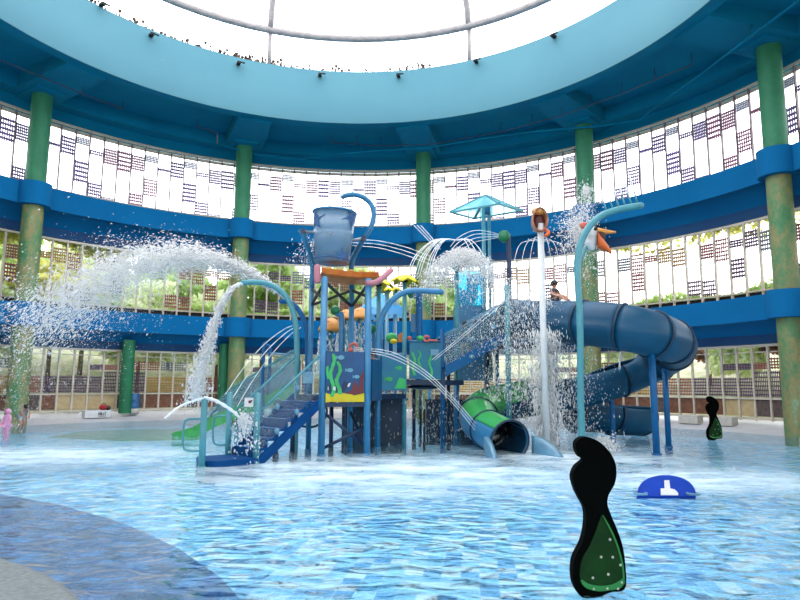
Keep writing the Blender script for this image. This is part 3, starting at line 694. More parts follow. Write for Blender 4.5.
b = MB(); b.ball(W(424, 387, 19.2)-V(0, 0, 0), .5, (1.1, .8, .14)); part('deck_pan', b, M['navy'])
b = MB(); b.box((-.75, 19.3, .5), (1.9, .7, 1.58)); b.box((-.75, 18.93, 1.28), (2.0, .08, .06)); part('dark_backing', b, M['seam'])  # added dark box, supplies the darkness behind the posts under the decks
b = MB(); b.box((1.9, 21.9, .45), (2.0, .5, 1.48)); b.box((1.9, 21.6, 1.2), (2.1, .1, .06)); part('dark_backing', b, M['seam'])  # second added dark box, further back on the right
# braces between the front posts
for p, q, u, v in ((P1, P2, .15, 1.0), (P1, P2, 1.0, .42)):
    b = MB(); b.tube([p+V(.05, .02, u+.02), q+V(-.05, .02, v-.22 if u > .5 else v-.35)], .04, 8); part('brace', b, M['navy'])
b = MB(); b.tube([PB+V(0, 0, 1.0), P2+V(0, 0, .1)], .035, 8); part('brace', b, M['navy'])
b = MB(); b.tube([P1+V(.05, .02, .72), P2+V(-.05, .02, .62)], .0, 6) if False else None
# dark cross braces under the tray
zt0, zt1 = W(340, 302, 16.2).z, W(340, 285, 16.2).z
for p, q, za, zb_ in ((P1, PB, zt1, zt0), (P0, PB, zt0, zt1), (P0, P1, zt0, zt1), (P0, P1, zt1, zt0), (PB, P2, zt0, zt1), (P2, PB, zt0+.1, zt1)):
    b = MB(); b.bar(p+V(0, 0, za), q+V(0, 0, zb_), .05, .07); part('brace', b, M['black'])
# second stair
sa, sc_ = W(446, 371, 18.9), W(510, 333, 19.3)
e2 = empty('step_flight', sa); e2.parent = tw; e2.location = sa-tw.location
back = V(-.25, 1.0, 0)
stringer(sa, sc_, .16, .17, .06, M['bpipe'], e2); stringer(sa+back, sc_+back, .16, .17, .06, M['bpipe'], e2)
for k in range(7):
    p = sa.lerp(sc_, (k+.5)/7); b = MB(); b.box(p+back*.5+V(0, 0, .02), (.27, 1.0, .04)); b.build('tread', M['stair'], e2)
clear_side(sa+V(0, 0, .05), sc_+V(0, 0, .05), 1.0, e2, M['lip']); clear_side(sa+back, sc_+back, 1.0, e2, M['lip'])
for t in (.4, .75):
    for z in (-.02, .5, .9):
        b = MB(); b.ball(sa.lerp(sc_, t)+V(0, -.05, z), .075, (1.2, .4, .9), 12, 6); b.build('clamp_disc', M['lip'], e2)
# deck three shelter and panels
for a, c in (((2.9, 19.25, 0), (2.95, 22.0, 0)), ((2.95, 22.0, 0), (5.1, 22.0, 0))):
    panel(a, c, DK3, DK3+.95, M['clear'], 'clear_panel')
sh = empty('slide_entry_shelter', (2.3, 21, 0)); sh.parent = tw; sh.location = V(2.3, 21, DK3)-tw.location
c0, c1 = W(457, 305, 20.8), W(482, 270, 20.8)
for (x0, x1, y0, y1) in ((c0.x, c1.x, 20.8, 20.8), (c0.x, c0.x, 20.8, 21.6), (c1.x, c1.x, 20.8, 21.6), (c0.x, c1.x, 21.6, 21.6)):
    b = MB(); n = (V(x1, y1, 0)-V(x0, y0, 0)).cross(V(0, 0, 1)); b.slab([(x0, y0, c0.z), (x1, y1, c0.z), (x1, y1, c1.z), (x0, y0, c1.z)], .02, n); b.build('tinted_panel', M['cyanclear'], sh)
b = MB(); b.box(W(472, 288, 21.3), (.36, .25, .7)); b.build('console', M['lip'], sh)
b = MB(); b.ball(W(467, 297, 21.2), .3, (1, .4, .9)); b.build('dome_window', M['tpipe'], sh)
b = MB(); b.tube(smooth_path([W(457, 269, 20.8), W(466, 263.5, 20.8), W(475, 263, 20.8), W(483, 268, 20.8)], 5), .07, 8); b.build('roof_bow', M['pink'], sh)
b = MB(); b.box(((c0.x+c1.x)/2, 21.2, (DK2+c0.z)/2), (c1.x-c0.x+.1, .9, c0.z-DK2)); b.build('base_wall', M['tpipe'], sh)
# pyramid canopy
apx = W(485, 194.5, 20.6); lf = W(449, 215, 20.4); rt = W(521.5, 208, 20.4)
cz = (lf.z+rt.z)/2; half = (rt.x-lf.x)/2; cc = V((lf.x+rt.x)/2, 20.4, cz)
crn = [cc+V(-half, 0, 0), cc+V(.25, -half, -.05), cc+V(half, 0, .05), cc+V(-.25, half, .1)]
can = empty('canopy', cc); can.parent = tw; can.location = cc-tw.location
for i in range(4):
    b = MB(); p, q = crn[i], crn[(i+1) % 4]; n = (q-p).cross(apx-p); b.slab([p, q, apx], .02, n); b.build('canopy_cloth', M['sail'], can)
    b = MB(); b.bar(p, apx, .09, .07); b.build('canopy_rib', M['teal'], can)
b = MB(); b.bar(crn[0]+V(0, 0, -.02), crn[1]+V(0, 0, -.02), .05); b.bar(crn[1]+V(0, 0, -.02), crn[2]+V(0, 0, -.02), .05); b.bar(crn[2], crn[3], .05); b.bar(crn[3], crn[0], .05)
b.build('canopy_edge', M['teal'], can)
for px, Y, r in ((482.3, 20.4, .06), (488, 20.9, .05)):
    t = W(px, 200, Y); b = MB(); b.tube([(t.x, Y, DK2), t], r, 12); b.build('canopy_pole', M['teal'], can)
b = MB(); p = W(486, 200, 20.6); b.tube([p, W(486.5, 214, 20.6)], .11, 10); b.build('canopy_hub', M['tpipe'], can)
# blue petal canopy behind
cb_ = empty('petal_canopy', (-.4, 22, 0), 'blue eight sided canopy on a post behind the bucket posts', 'canopy')
ap = W(381, 293, 22); ez = W(381, 312, 22).z; rr = .92
ring_ = [V(ap.x+rr*math.cos(k*PI/4+.2), 22+rr*math.sin(k*PI/4+.2), ez+(.1 if k % 2 else 0)) for k in range(8)]
b = MB(); b.add(ring_+[ap], [(k, (k+1) % 8, 8) for k in range(8)]); b.add([v-V(0, 0, .04) for v in ring_]+[ap-V(0, 0, .06)], [((k+1) % 8, k, 8) for k in range(8)])
b.add(ring_+[v-V(0, 0, .22) for v in ring_], [(k, (k+1) % 8, (k+1) % 8+8, k+8) for k in range(8)])
b.build('canopy_cloth', M['sailblue'], cb_)
for k in range(0, 8, 2): b = MB(); b.ball(ring_[k]-V(0, 0, .05), .09, (1, 1, .8)); b.build('corner_spout', M['navy'], cb_)
b = MB(); b.tube([(ap.x, 22, -.29), (ap.x, 22, ap.z-.1)], .07, 10); b.build('pole', M['tpipe'], cb_)
# ------------------------------------------------------------------ orange tray and bucket
tr = empty('spill_tray', W(350, 281, 16.4), 'orange spill tray with pink end tubes on posts under the bucket', 'tray')
L0, L1 = W(321, 282, 15.65), W(379, 282, 16.3)
ux = (L1-L0); ux.z = 0; wd = ux.length; ux.normalize(); uy = V(-ux.y*.35, ux.x, 0); zt = ztray
b = MB(); pr = [(0, .17), (.06, .04), (.3, 0), (1.15, 0), (1.4, .05), (1.46, .22), (1.42, .22), (1.36, .1), (1.13, .05), (.32, .05), (.1, .08), (.04, .17)]
rows = []
for k in range(9):
    t = k/8; up_ = .05*(2*t-1)**2
    rows.append([L0*1+ux*(wd*t)+uy*y+V(0, 0, 0) for y, z in pr])
    rows[-1] = [V(v.x, v.y, zt+z+up_) for v, (y, z) in zip(rows[-1], pr)]
m = len(pr); vs = [v for r_ in rows for v in r_]
b.add(vs, [(i*m+k, (i+1)*m+k, (i+1)*m+(k+1) % m, i*m+(k+1) % m) for i in range(8) for k in range(m)]); b.add(rows[0], [tuple(range(m))]); b.add(rows[-1], [tuple(range(m))])
b.build('tray_body', M['orange'], tr)
b = MB(); b.tube(smooth_path([W(317.3, 284, 15.7), W(317, 275, 15.7), W(317, 268, 15.75)], 4), .085, 12); b.ball(W(317, 268, 15.75), .084); b.build('end_tube', M['pink'], tr)
b = MB(); pth = smooth_path([W(368, 283.5, 15.95), W(376, 282.5, 16.0), W(384, 276.5, 16.1), W(390.5, 270.5, 16.2)], 4); b.tube(pth, .075, 12); b.ball(pth[-1], .075); b.ball(pth[0], .075); b.build('end_tube', M['pink'], tr)
for k in range(5):
    t = .12+k*.19; p = L0+ux*(wd*t); b = MB(); b.box((p.x, p.y-.0, zt+.2), (.16, .05, .03), rz=math.atan2(ux.y, ux.x)); b.build('slot_trim', M['peach'], tr)
bk = empty('tipping_bucket', W(332, 240, 16.4), 'big pale blue tipping bucket with dark blue stars above the orange tray', 'bucket')
tp, bt = W(334, 213, 16.4), W(331.5, 264, 16.4)
ax = (tp-bt); H = ax.length; axn = ax.normalized(); r0, r1 = .445, .575
Rb = axn.to_track_quat('Z', 'Y').to_matrix()
def on_bucket(phi, h, off=0):
    r = r0+(r1-r0)*h/H+off; return bt+Rb @ V(r*math.cos(phi), r*math.sin(phi), h)
b = MB(); n = 36; prof = [(.001, 0), (r0, 0), (r1, H), (r1-.035, H), (r0-.03, .05), (.001, .05)]
vs = [bt+Rb @ V(r*math.cos(2*PI*i/n), r*math.sin(2*PI*i/n), z) for i in range(n) for r, z in prof]; k_ = len(prof)
b.add(vs, [(i*k_+q, i*k_+q+1, ((i+1) % n)*k_+q+1, ((i+1) % n)*k_+q) for i in range(n) for q in range(k_-1)], True); b.build('bucket_shell', M['bucket'], bk)
b = MB(); b.tube([on_bucket(2*PI*i/36, H-.02, .005) for i in range(37)], .025, 8, cap=False); b.build('rim', M['slate'], bk)
b = MB(); b.tube([on_bucket(2*PI*i/36, .1, .004) for i in range(37)], .02, 8, cap=False); b.build('base_band', M['star'], bk)
def star(phi, h, R, pts=5, squash=.6, rot=0):
    R *= 1.12
    b = MB(); o_ = []
    for k in range(pts*2):
        rr = R if k % 2 == 0 else R*squash*.6; t = rot+PI*k/pts+PI/2; o_.append((phi+rr*math.cos(t)/.5, h+rr*math.sin(t)))
    ctr = on_bucket(phi, h, .012); ring = [on_bucket(p, min(max(z, .02), H-.03), .012) for p, z in o_]
    mid = [on_bucket((phi+p)/2, min(max((h+z)/2, .02), H-.03), .012) for p, z in o_]
    N2 = len(ring); b.add(ring+mid+[ctr], [(i, (i+1) % N2, N2+(i+1) % N2, N2+i) for i in range(N2)]+[(N2+i, N2+(i+1) % N2, 2*N2) for i in range(N2)])
    b.build('star', M['star'], bk)
for phi, h, R, ro in ((-2.05, H-.2, .30, PI), (-1.0, H-.22, .34, PI), (-1.6, H-.06, .2, PI), (-1.75, .18, .22, 0), (-1.15, .26, .30, .2), (-2.5, .16, .2, 0), (-.4, .3, .25, 0), (0.5, H-.3, .3, 0), (2.2, H-.3, .3, 0), (1.5, .3, .3, 0)): star(phi, h, R, rot=ro)
b = MB(); b.box(on_bucket(-1.55, H*.44, .02), (.03, .03, .03)); b.build('drain_plug', M['navy'], bk)
axl, axr = W(302.5, 232.5, 16.5), W(363, 238.5, 16.5)
b = MB(); b.tube([axl, on_bucket(PI, H*.5)], .035, 10); b.tube([axr, on_bucket(0, H*.47)], .035, 10); b.build('axle', M['steel'], bk)
for p in (axl, axr): b = MB(); b.box(p, (.12, .16, .12)); b.build('bearing', M['navy'], bk)
b = MB(); b.tube(smooth_path([V(P0.x, P0.y, ztray-.1), W(312, 268, 16.9), W(310, 255, 16.8), W(305.5, 244, 16.6), W(302, 235, 16.5), W(299.5, 231, 16.5)], 5), .07, 12); part('bucket_arm', b, M['tpipe'])
b = MB(); b.tube(smooth_path([V(PB.x, PB.y, ztray-.1), W(351, 268, 17), W(354, 256, 16.9), W(361, 243, 16.7), W(369, 230, 16.6), W(373, 217, 16.6), W(371, 206, 16.6), W(364, 198.5, 16.6), W(354, 195, 16.6), W(345, 196, 16.6), W(340.5, 198, 16.6)], 5), .07, 12); part('bucket_arm', b, M['tpipe'])
b = MB(); b.tube([W(341, 195, 16.5), W(331, 204, 16.45), W(327, 212, 16.4)], [.035, .03, .04], 8); tag(b.build('fill_jet', M['jet']), 'thin jet of water filling the bucket from the curved pipe', 'water jet', kind='stuff')
# ------------------------------------------------------------------ arches and spray heads
def arch(name, pts, r, m_, label, cat='spray arch', base=True):
    e = empty(name, Vector(pts[0]), label, cat); b = MB(); pp = smooth_path(pts, 6); b.tube(pp, r, 12); b.ball(pp[-1], r*.98); b.build('pipe', m_, e)
    if base:
        p = Vector(pts[0]); b = MB(); b.tube([p, p+V(0, 0, .06)], r*2, 14); b.build('base_flange', m_, e)
    return e
q = W(297, 400, 16.6)
arch('spray_arch', [(q.x, q.y, -.29), (q.x, q.y, 1), (q.x, q.y, 2.3), W(296.5, 335, 16.6), W(294, 315, 16.6), W(287, 299, 16.6), W(275, 288, 16.6), W(260, 283.5, 16.6), W(243, 284, 16.6)], .075, M['teal'], 'tall light teal arch pipe over the steps, pouring water to the left')
q = W(308, 360, 17.3)
arch('spray_arch', [(q.x, q.y, DK1), (q.x, q.y, 2.3), W(307.5, 340, 17.3), W(304.5, 322, 17.3), W(298, 310, 17.3), W(290, 303, 17.3), W(281, 302, 17.3)], .07, M['bpipe'], 'short strong blue bent pipe behind the light teal arch', base=False)
arch('spray_arch', [(P3.x, P3.y, 1.9), V(P3.x, P3.y, 2.5), W(378.5, 340, 17.6), W(380.5, 322, 17.6), W(387, 307, 17.6), W(396, 297, 17.6), W(407, 291.5, 17.6), W(424, 290.5, 17.6), W(441, 291.5, 17.6)], .085, M['slate'], 'blue arch pipe bending right above the sea panels', base=False)
q = G(584, 456)
e = arch('comb_spray_arch', [(q.x, q.y, -.29), (q.x, q.y, 1.5), W(580.5, 330, q.y), W(578, 285, q.y), W(577, 262, q.y), W(580, 243, q.y), W(588, 226, q.y), W(600, 214.5, q.y), W(615, 208.5, q.y), W(628, 205.5, q.y), W(640, 203.5, q.y)], .085, M['teal'], 'tall light teal pole curving right, spraying a comb of jets upward')
for k in range(6):
    p = W(606+k*6.2, 210.5-k*1.6, q.y); t = W(606+k*6.2-3-k*.2, 200-k*2.2, q.y); b = MB(); b.tube([p, t], [.03, .018], 6); b.build('nozzle', M['teal'], e)
    b = MB(); b.tube([t, t+(t-p)*.9, t+(t-p)*1.2], [.035, .03, .015], 6); tag(b.build('comb_jet', M['jet']), 'short jet rising from the comb spray pole, one of six', 'water jet', 'jets of the comb spray pole', 'stuff')
# yellow flower sprays
def flower(px, py, Y, R, base_z, pm, label):
    c = W(px, py, Y); e = empty('flower_spray', (c.x, c.y, base_z), label, 'flower spray')
    for k in range(6):
        a = k*PI/3+.3; b = MB(); d = V(math.cos(a), math.sin(a), 0); t = V(-d.y, d.x, 0)
        pts = []
        for i in range(5):
            u = i/4; wz = math.sin(PI*min(u*.85+.12, 1))*R*.42
            for s in (-1, 0, 1): pts.append(c+d*(R*(.12+u*.9))+t*(wz*s)+V(0, 0, R*(.30-.42*u*u+(0.10 if s == 0 else -.03))))
        fs = [(i*3+j, (i+1)*3+j, (i+1)*3+j+1, i*3+j+1) for i in range(4) for j in range(2)]
        b.add(pts+[p-V(0, 0, .03) for p in pts], fs+[tuple(15+i for i in reversed(f)) for f in fs]+[(0, 1, 16, 15), (12, 27, 28, 13), (13, 28, 29, 14)]+[(i*3, i*3+15, i*3+18, i*3+3) for i in range(4)]+[(i*3+2, i*3+5, i*3+20, i*3+17) for i in range(4)], True)
        b.build('petal', M['yellow'], e)
    b = MB(); b.ball(c+V(0, 0, R*.3), R*.3, (1, 1, .5)); b.build('flower_head', M['yellow'], e)
    b = MB(); b.lathe([(.001, -.06), (R*.22, -.04), (R*.25, .02), (.001, .06)], c, 12); b.build('nozzle', M['black'], e)
    b = MB(); b.tube([(c.x, c.y, base_z), (c.x, c.y, c.z)], .065, 10); b.build('pole', pm, e)
flower(378.7, 285, 18.3, .44, DK1, M['teal'], 'yellow flower spray on a pale pole, nearest the orange tray')
flower(404.5, 281, 18.55, .44, -.29, M['teal'], 'yellow flower spray on the tallest pale pole, standing in the water')
flower(387, 290.5, 21, .26, -.29, M['lip'], 'small yellow flower spray behind, left of its small twin')
flower(395, 290, 21.5, .26, -.29, M['lip'], 'small yellow flower spray behind, right of its small twin')
# orange mushrooms
def mushroom(px, py, Y, R, base_z, label):
    c = W(px, py, Y); e = empty('mushroom_spray', (c.x, c.y, base_z), label, 'mushroom spray')
    b = MB(); b.lathe([(.001, R*.85), (R*.35, R*.75), (R*.7, R*.45), (R*.95, 0), (R, -R*.25), (R*.93, -R*.22), (R*.6, R*.2), (.001, R*.5)], c, 20); b.build('cap', M['peach'], e)
    b = MB(); b.slab([c+V(math.cos(t)*R*.2-.0, -R*.98+.12*R*0, math.sin(t)*R*.4+R*.15) for t in [k*PI/4 for k in range(8)]], .02, V(0, 1, 0)) if False else b.ball(c+V(-.05, -R*.62, R*.3), R*.2, (.8, .5, 1.3)); b.build('spot', M['orange'], e)
    b = MB(); b.tube([(c.x, c.y, base_z), (c.x, c.y, c.z+R*.5)], .06, 10); b.build('pole', M['teal'], e)
    return c
mc = [mushroom(331, 329, 17.9, 0.37, DK1, 'orange mushroom spray low between the front bucket posts'), mushroom(346.5, 318, 19.6, 0.31, DK1, 'orange mushroom spray half hidden behind the middle bucket post'), mushroom(360.5, 317, 19.8, 0.36, -.29, 'orange mushroom spray between the middle and right bucket posts')]
def head_post(px0, py0, px1, py1, Y, r, m_, label, ballr=.14, base_z=DK1):
    t = W(px0, py0, Y); e = empty('nozzle_post', (W(px1, py1, Y).x, Y, base_z), label, 'spray post')
    bx_ = W(px1, py1, Y); b = MB(); b.tube(smooth_path([(bx_.x, Y, base_z), (bx_.x, Y, bx_.z), bx_+(t-bx_)*.6+V(0, 0, .02), t], 5), r, 10); b.build('pole', m_, e)
    b = MB(); b.ball(t, ballr); b.build('ball_nozzle', M['ball'], e); return t
head_post(335.5, 311, 342, 322, 17.4, .085, M['slate'], 'blue post with a green ball nozzle behind the front left bucket post')
head_post(372, 329, 374, 340, 18.6, .06, M['tpipe'], 'low blue post with a green ball nozzle right of the bucket posts')
head_post(411.5, 294, 419, 300, 18.9, .10, M['bpipe'], 'thick blue post with a green nozzle under the arch end', .13, DK2)
cn = head_post(503.5, 235.5, 508, 240, 20.0, .075, M['navy'], 'dark blue post topped by a green cannon nozzle beside the canopy', .2, DK3)
plate(411, 314, 419, 332, 19.2, M['slate'], 'control_box', label='blue control box')
# small toys on the panel tops
b = MB(); b.tube(smooth_path([W(350.5, 350, 16.3), W(351, 345.5, 16.3), W(354.5, 344, 16.3), W(357.5, 346, 16.3), W(358.5, 350, 16.3)], 5), .035, 8); part('toy_hoop', b, M['coral'])
b = MB(); b.ball(W(350.8, 351, 16.05), .07); part('toy_ball', b, M['coral'])
b = MB(); b.tube([W(427+3*math.cos(t), 338.5+2.6*math.sin(t), 18.4) for t in [k*PI/6 for k in range(12)]], .035, 8); b.tube([W(430, 340, 18.4), W(438, 340.5, 18.5)], .03, 6); part('toy_hoop', b, M['coral'])
b = MB(); b.ball(W(420.5, 338, 18.4), .1, (1.1, 1, .8)); part('toy_ball', b, M['weed'])
b = MB(); pa = [W(398.5, 342, 18.9), W(398.5, 335, 18.9), W(402.5, 332, 18.9), W(403.5, 334, 18.9), W(403.5, 342, 18.9)]; b.slab(pa, .12, (0, 1, 0)); part('toy_house', b, M['orange'])
b = MB(); b.ball(W(410, 338.5, 19), .08); part('toy_ball', b, M['coral'])
b = MB(); b.ball(W(392, 338, 20), .15, (1.3, .6, 1.1)); part('toy_bush', b, M['weed'])
b = MB(); b.ball(W(394, 341.5, 19.8), .1, (1.2, .6, .8)); part('toy_ball', b, M['yellow'])
for px in (372.5, 384, 398): b = MB(); b.ball(W(px, 416, 21), .1, (1.1, 1, 1)); part('wheel', b, M['yellow'] if px != 384 else M['coral'])
b = MB(); b.tube([W(310+18*math.cos(t), 412+16*math.sin(t), 17) for t in [PI*1.6+k*PI/10 for k in range(13)]], .03, 8); part('hose', b, M['seam'])
# green kiddie slide
sg = empty('kiddie_slide', G(190, 440), 'bright green straight slide beside the steps, running down to the left', 'slide')
t0, t1 = V(-2.75, 17.35, DK1+.05), G(182, 438)+V(.15, 0, -.02)
yb = V(-.35, .75, 0)
b = MB(); dn = (t1-t0)
mid = t0.lerp(t1, .5)
pathc = smooth_path([t0, t0.lerp(t1, .3), t0.lerp(t1, .65), t1+V(.3, 0, .05), t1+V(-.35, -.05, -.04)], 5)
rows = [[p+V(0, 0, h_), p+V(0, 0, 0), p+yb*.5+V(0, 0, -.05), p+yb, p+yb+V(0, 0, h_)] for i_, p in enumerate(pathc) for h_ in (.28-.2*(i_/len(pathc))**3,)]
m = 5; vs = [v for r_ in rows for v in r_]; b.add(vs, [(i*m+k, (i+1)*m+k, (i+1)*m+k+1, i*m+k+1) for i in range(len(rows)-1) for k in range(m-1)])
b.add([v-V(0, 0, .05)+(V(.03, -.04, 0)) for v in vs], [(i*m+k, i*m+k+1, (i+1)*m+k+1, (i+1)*m+k) for i in range(len(rows)-1) for k in range(m-1)])
b.build('chute', M['green'], sg)
n = dn.cross(V(0, 0, 1))
for off in (V(0, 0, 0), yb):
    b = MB(); b.slab([t0+off+V(0, 0, .3), t0.lerp(t1, .8)+off+V(0, 0, .3), t0.lerp(t1, .55)+off+V(0, 0, .85), t0+off+V(0, 0, 1.2)], .02, n); b.build('clear_side', M['clear'], sg)
b = MB(); b.tube([t0.lerp(t1, .75)+V(0, 0, .35), t0.lerp(t1, .5)+V(0, 0, .95), t0+V(0, 0, 1.22)], .025, 8); b.build('handrail', M['teal'], sg)
for t in (.25, .55): 
    p = t0.lerp(t1, t)+yb*.5; b = MB(); b.tube([(p.x, p.y, -.29), (p.x, p.y, p.z-.03)], .05, 8); b.build('leg', M['navy'], sg)
# dark frame behind with blue rail
b = MB(); q0, q1 = W(264, 352, 18.3), W(293, 355, 18.3); b.tube(smooth_path([(q0.x, 18.3, -.29), q0, q0+V(.08, 0, .12), W(267, 352, 18.3)+V(.1, 0, 0), V(W(268, 380, 18.3).x+.05, 18.3, 1.4)], 4), .05, 8); part('guard_frame', b, M['bpipe'])
b = MB(); b.tube([W(268, 354, 18.3), W(293, 356, 18.1)], .03, 6); part('guard_frame', b, M['lip'])
# ------------------------------------------------------------------ tube slide
def tube_ring_path(pts, n=9): return smooth_path(pts, n)
ts = empty('tube_slide', (5.5, 18, 0), 'large dark blue spiral tube slide with a green topped exit, right of the tower', 'slide')
TR = .60
key = [W(512, 318, 19.6), W(545, 320, 18.3), W(590, 322, 16.95), W(632, 327, 16.1), W(661, 335, 16.6), W(675, 343, 18.0), W(664, 355, 19.6), W(638, 368, 20.2), W(598, 383, 20.0), W(560, 392, 20.2), W(523, 398, 20.6), W(494, 404, 20.4), W(480, 414, 19.2), W(483, 424, 18.0), W(497, 433, 17.0), W(511, 440, 16.2)]
pth = smooth_path(key, 8); NP = len(pth)
# lift the last part so the pipe rests on the water line
e_up = 8*7; half0 = 8*6+2; 
def seg(name, i0, i1, r, m_, a0, a1, th=.035, parent=ts):
    """shell of a tube between two path stations, angles measured round the axis"""
    b = MB(); rows = []
    for i in range(i0, i1+1):
        d = (pth[min(i+1, NP-1)]-pth[max(i-1, 0)]).normalized(); x = d.cross(V(0, 0, 1)).normalized(); y = x.cross(d).normalized()
        rows.append((pth[i], x, y))
    n = 24; m = n+1
    for k_, rr in enumerate((r, r-th)):
        rr_ = lambda i_: rr*(1-.16*min(max((i0+i_-94)/12, 0), 1)) if parent is ts else rr
        vs = [p+(x*math.cos(a0+(a1-a0)*k/n)+y*math.sin(a0+(a1-a0)*k/n))*rr_(i_) for i_, (p, x, y) in enumerate(rows) for k in range(m)]
        fs = [(i*m+k, (i+1)*m+k, (i+1)*m+k+1, i*m+k+1) for i in range(len(rows)-1) for k in range(n)]
        b.cur = k_; b.add(vs, fs, True)
    b.cur = 0
    L_ = len(rows); o = 0
    N1 = L_*m
    b.add([], [])
    base = len(b.v)-2*N1
    ring_f = []
    for i in range(L_-1):
        ring_f.append((base+i*m, base+(i+1)*m, base+N1+(i+1)*m, base+N1+i*m)); ring_f.append((base+i*m+n, base+(i+1)*m+n, base+N1+(i+1)*m+n, base+N1+i*m+n))
    for k in range(n):
        ring_f.append((base+k, base+k+1, base+N1+k+1, base+N1+k)); e_ = (L_-1)*m; ring_f.append((base+e_+k, base+e_+k+1, base+N1+e_+k+1, base+N1+e_+k))
    b.f += ring_f; b.sm += [False]*len(ring_f); b.mi += [0]*len(ring_f)
    return b.build(name, [m_, M['tubein']], parent)
full = (0, 2*PI)
cuts = [0, 8, 15, 22, 29, 36, 43, 50]
for i, j in zip(cuts[:-1], cuts[1:]): seg('tube_section', i, j, TR, M['tube'], *full)
for i, j in ((50, 60), (60, 70), (70, 80), (80, 90)): seg('flume_section', i, j, TR, M['tube'], PI*.78, PI*2.22)
seg('flume_section', 78, 98, TR, M['green'], .5, PI*1.02).name = 'green_cover'
seg('flume_section', 88, 98, TR*.99, M['tube'], PI, 2*PI)
seg('tube_section', 98, 108, TR+.01, M['green'], PI*.2, PI*.8).name = 'green_cover'; seg('tube_section', 98, 108, TR, M['slate'], PI*.8, 2.2*PI)
seg('tube_section', 108, NP-1, TR+.01, M['green'], PI*.2, PI*.8).name = 'green_cover'; seg('tube_section', 108, NP-1, TR, M['slate'], PI*.8, 2.2*PI)
for i in cuts+[60, 70, 80, 98, 108, NP-1]:
    d = (pth[min(i+1, NP-1)]-pth[max(i-1, 0)]).normalized(); x = d.cross(V(0, 0, 1)).normalized(); y = x.cross(d).normalized()
    a0, a1 = full if i <= 50 or i >= 98 else (PI*.78, PI*2.22)
    b = MB(); b.tube([pth[i]+(x*math.cos(a0+(a1-a0)*k/30)+y*math.sin(a0+(a1-a0)*k/30))*(TR+.015)*(1-.16*min(max((i-94)/12, 0), 1)) for k in range(31)], .032, 6, cap=False); b.build('flange', M['seam'], ts)
# exit trough: two flaring side walls
pe = pth[-1]; d = (pth[-1]-pth[-3]); d.z = 0; d.normalize(); x = d.cross(V(0, 0, 1)).normalized()
for s in (-1, 1):
    b = MB(); rows = []
    for k in range(9):
        u = k/8; p = pe+d*(1.05*u)+x*s*(-1)*(TR*(1+.35*u)) ; zt = pe.z*1.0+.12-.1*u-.38*u**2.5
        rows.append((p, zt))
    vs = []
    for p, zt in rows: vs += [V(p.x, p.y, -.2), V(p.x, p.y, zt), V(p.x, p.y, zt)+x*s*(-.12)+V(0, 0, .0), V(p.x, p.y, zt-.06)+x*s*(-.12), V(p.x, p.y, -.2)+x*s*(-.05)]
    b.add(vs, [(i*5+k, (i+1)*5+k, (i+1)*5+(k+1) % 5, i*5+(k+1) % 5) for i in range(8) for k in range(5)], True); b.add(vs[:5], [(0, 1, 2, 3, 4)]); b.add(vs[-5:], [(0, 1, 2, 3, 4)])
    b.build('exit_wall', M['lip'], ts)
# supports
def supp(px, py, Yt, zt, r, m_, nm='support_post'):
    g = G(px, py); b = MB(); b.tube([(g.x, g.y, -.29), (g.x, g.y, zt)], r, 12); b.ball((g.x, g.y, zt), r*1.2, (1, 1, .5)); b.tube([(g.x, g.y, -.29), (g.x, g.y, .05)], r*1.4, 12); b.build(nm, m_, ts)
supp(658, 453, 16, W(652, 342, G(658, 453).y).z, .085, M['bpipe']); supp(670, 445, 16, W(666, 368, G(670, 445).y).z, .08, M['bpipe'])
# lower curled slide behind
ls = empty('lower_tube_slide', (6, 20.5, 0), 'low dark blue curled slide section behind the spiral, near the water', 'slide')
keep = pth
pth = smooth_path([W(575, 411, 20.9), W(600, 412, 21.3), W(622, 415, 21.8), W(640, 415, 22.7), W(634, 412, 23.8), W(610, 411, 24.0), W(575, 408, 24.0)], 8); NP = len(pth)
TR2 = .62
for i, j in ((0, 12), (12, 24), (24, 36), (36, NP-1)): seg('flume_section', i, j, TR2, M['tube'], PI*.85, PI*2.15, parent=ls)
for i in (0, 12, 24, 36):
    d = (pth[min(i+1, NP-1)]-pth[max(i-1, 0)]).normalized(); x = d.cross(V(0, 0, 1)).normalized(); y = x.cross(d).normalized()
    b = MB(); b.tube([pth[i]+(x*math.cos(PI*.85+PI*1.3*k/24)+y*math.sin(PI*.85+PI*1.3*k/24))*(TR2+.02) for k in range(25)], .03, 6, cap=False); b.build('flange', M['seam'], ls)
g = G(614.5, 439.5); b = MB(); b.tube(smooth_path([(g.x, g.y, -.29), (g.x, g.y, 1.0), W(611, 392, g.y), W(608, 385, g.y)], 5), .08, 12); b.build('support_post', M['bpipe'], ls)
pth = keep
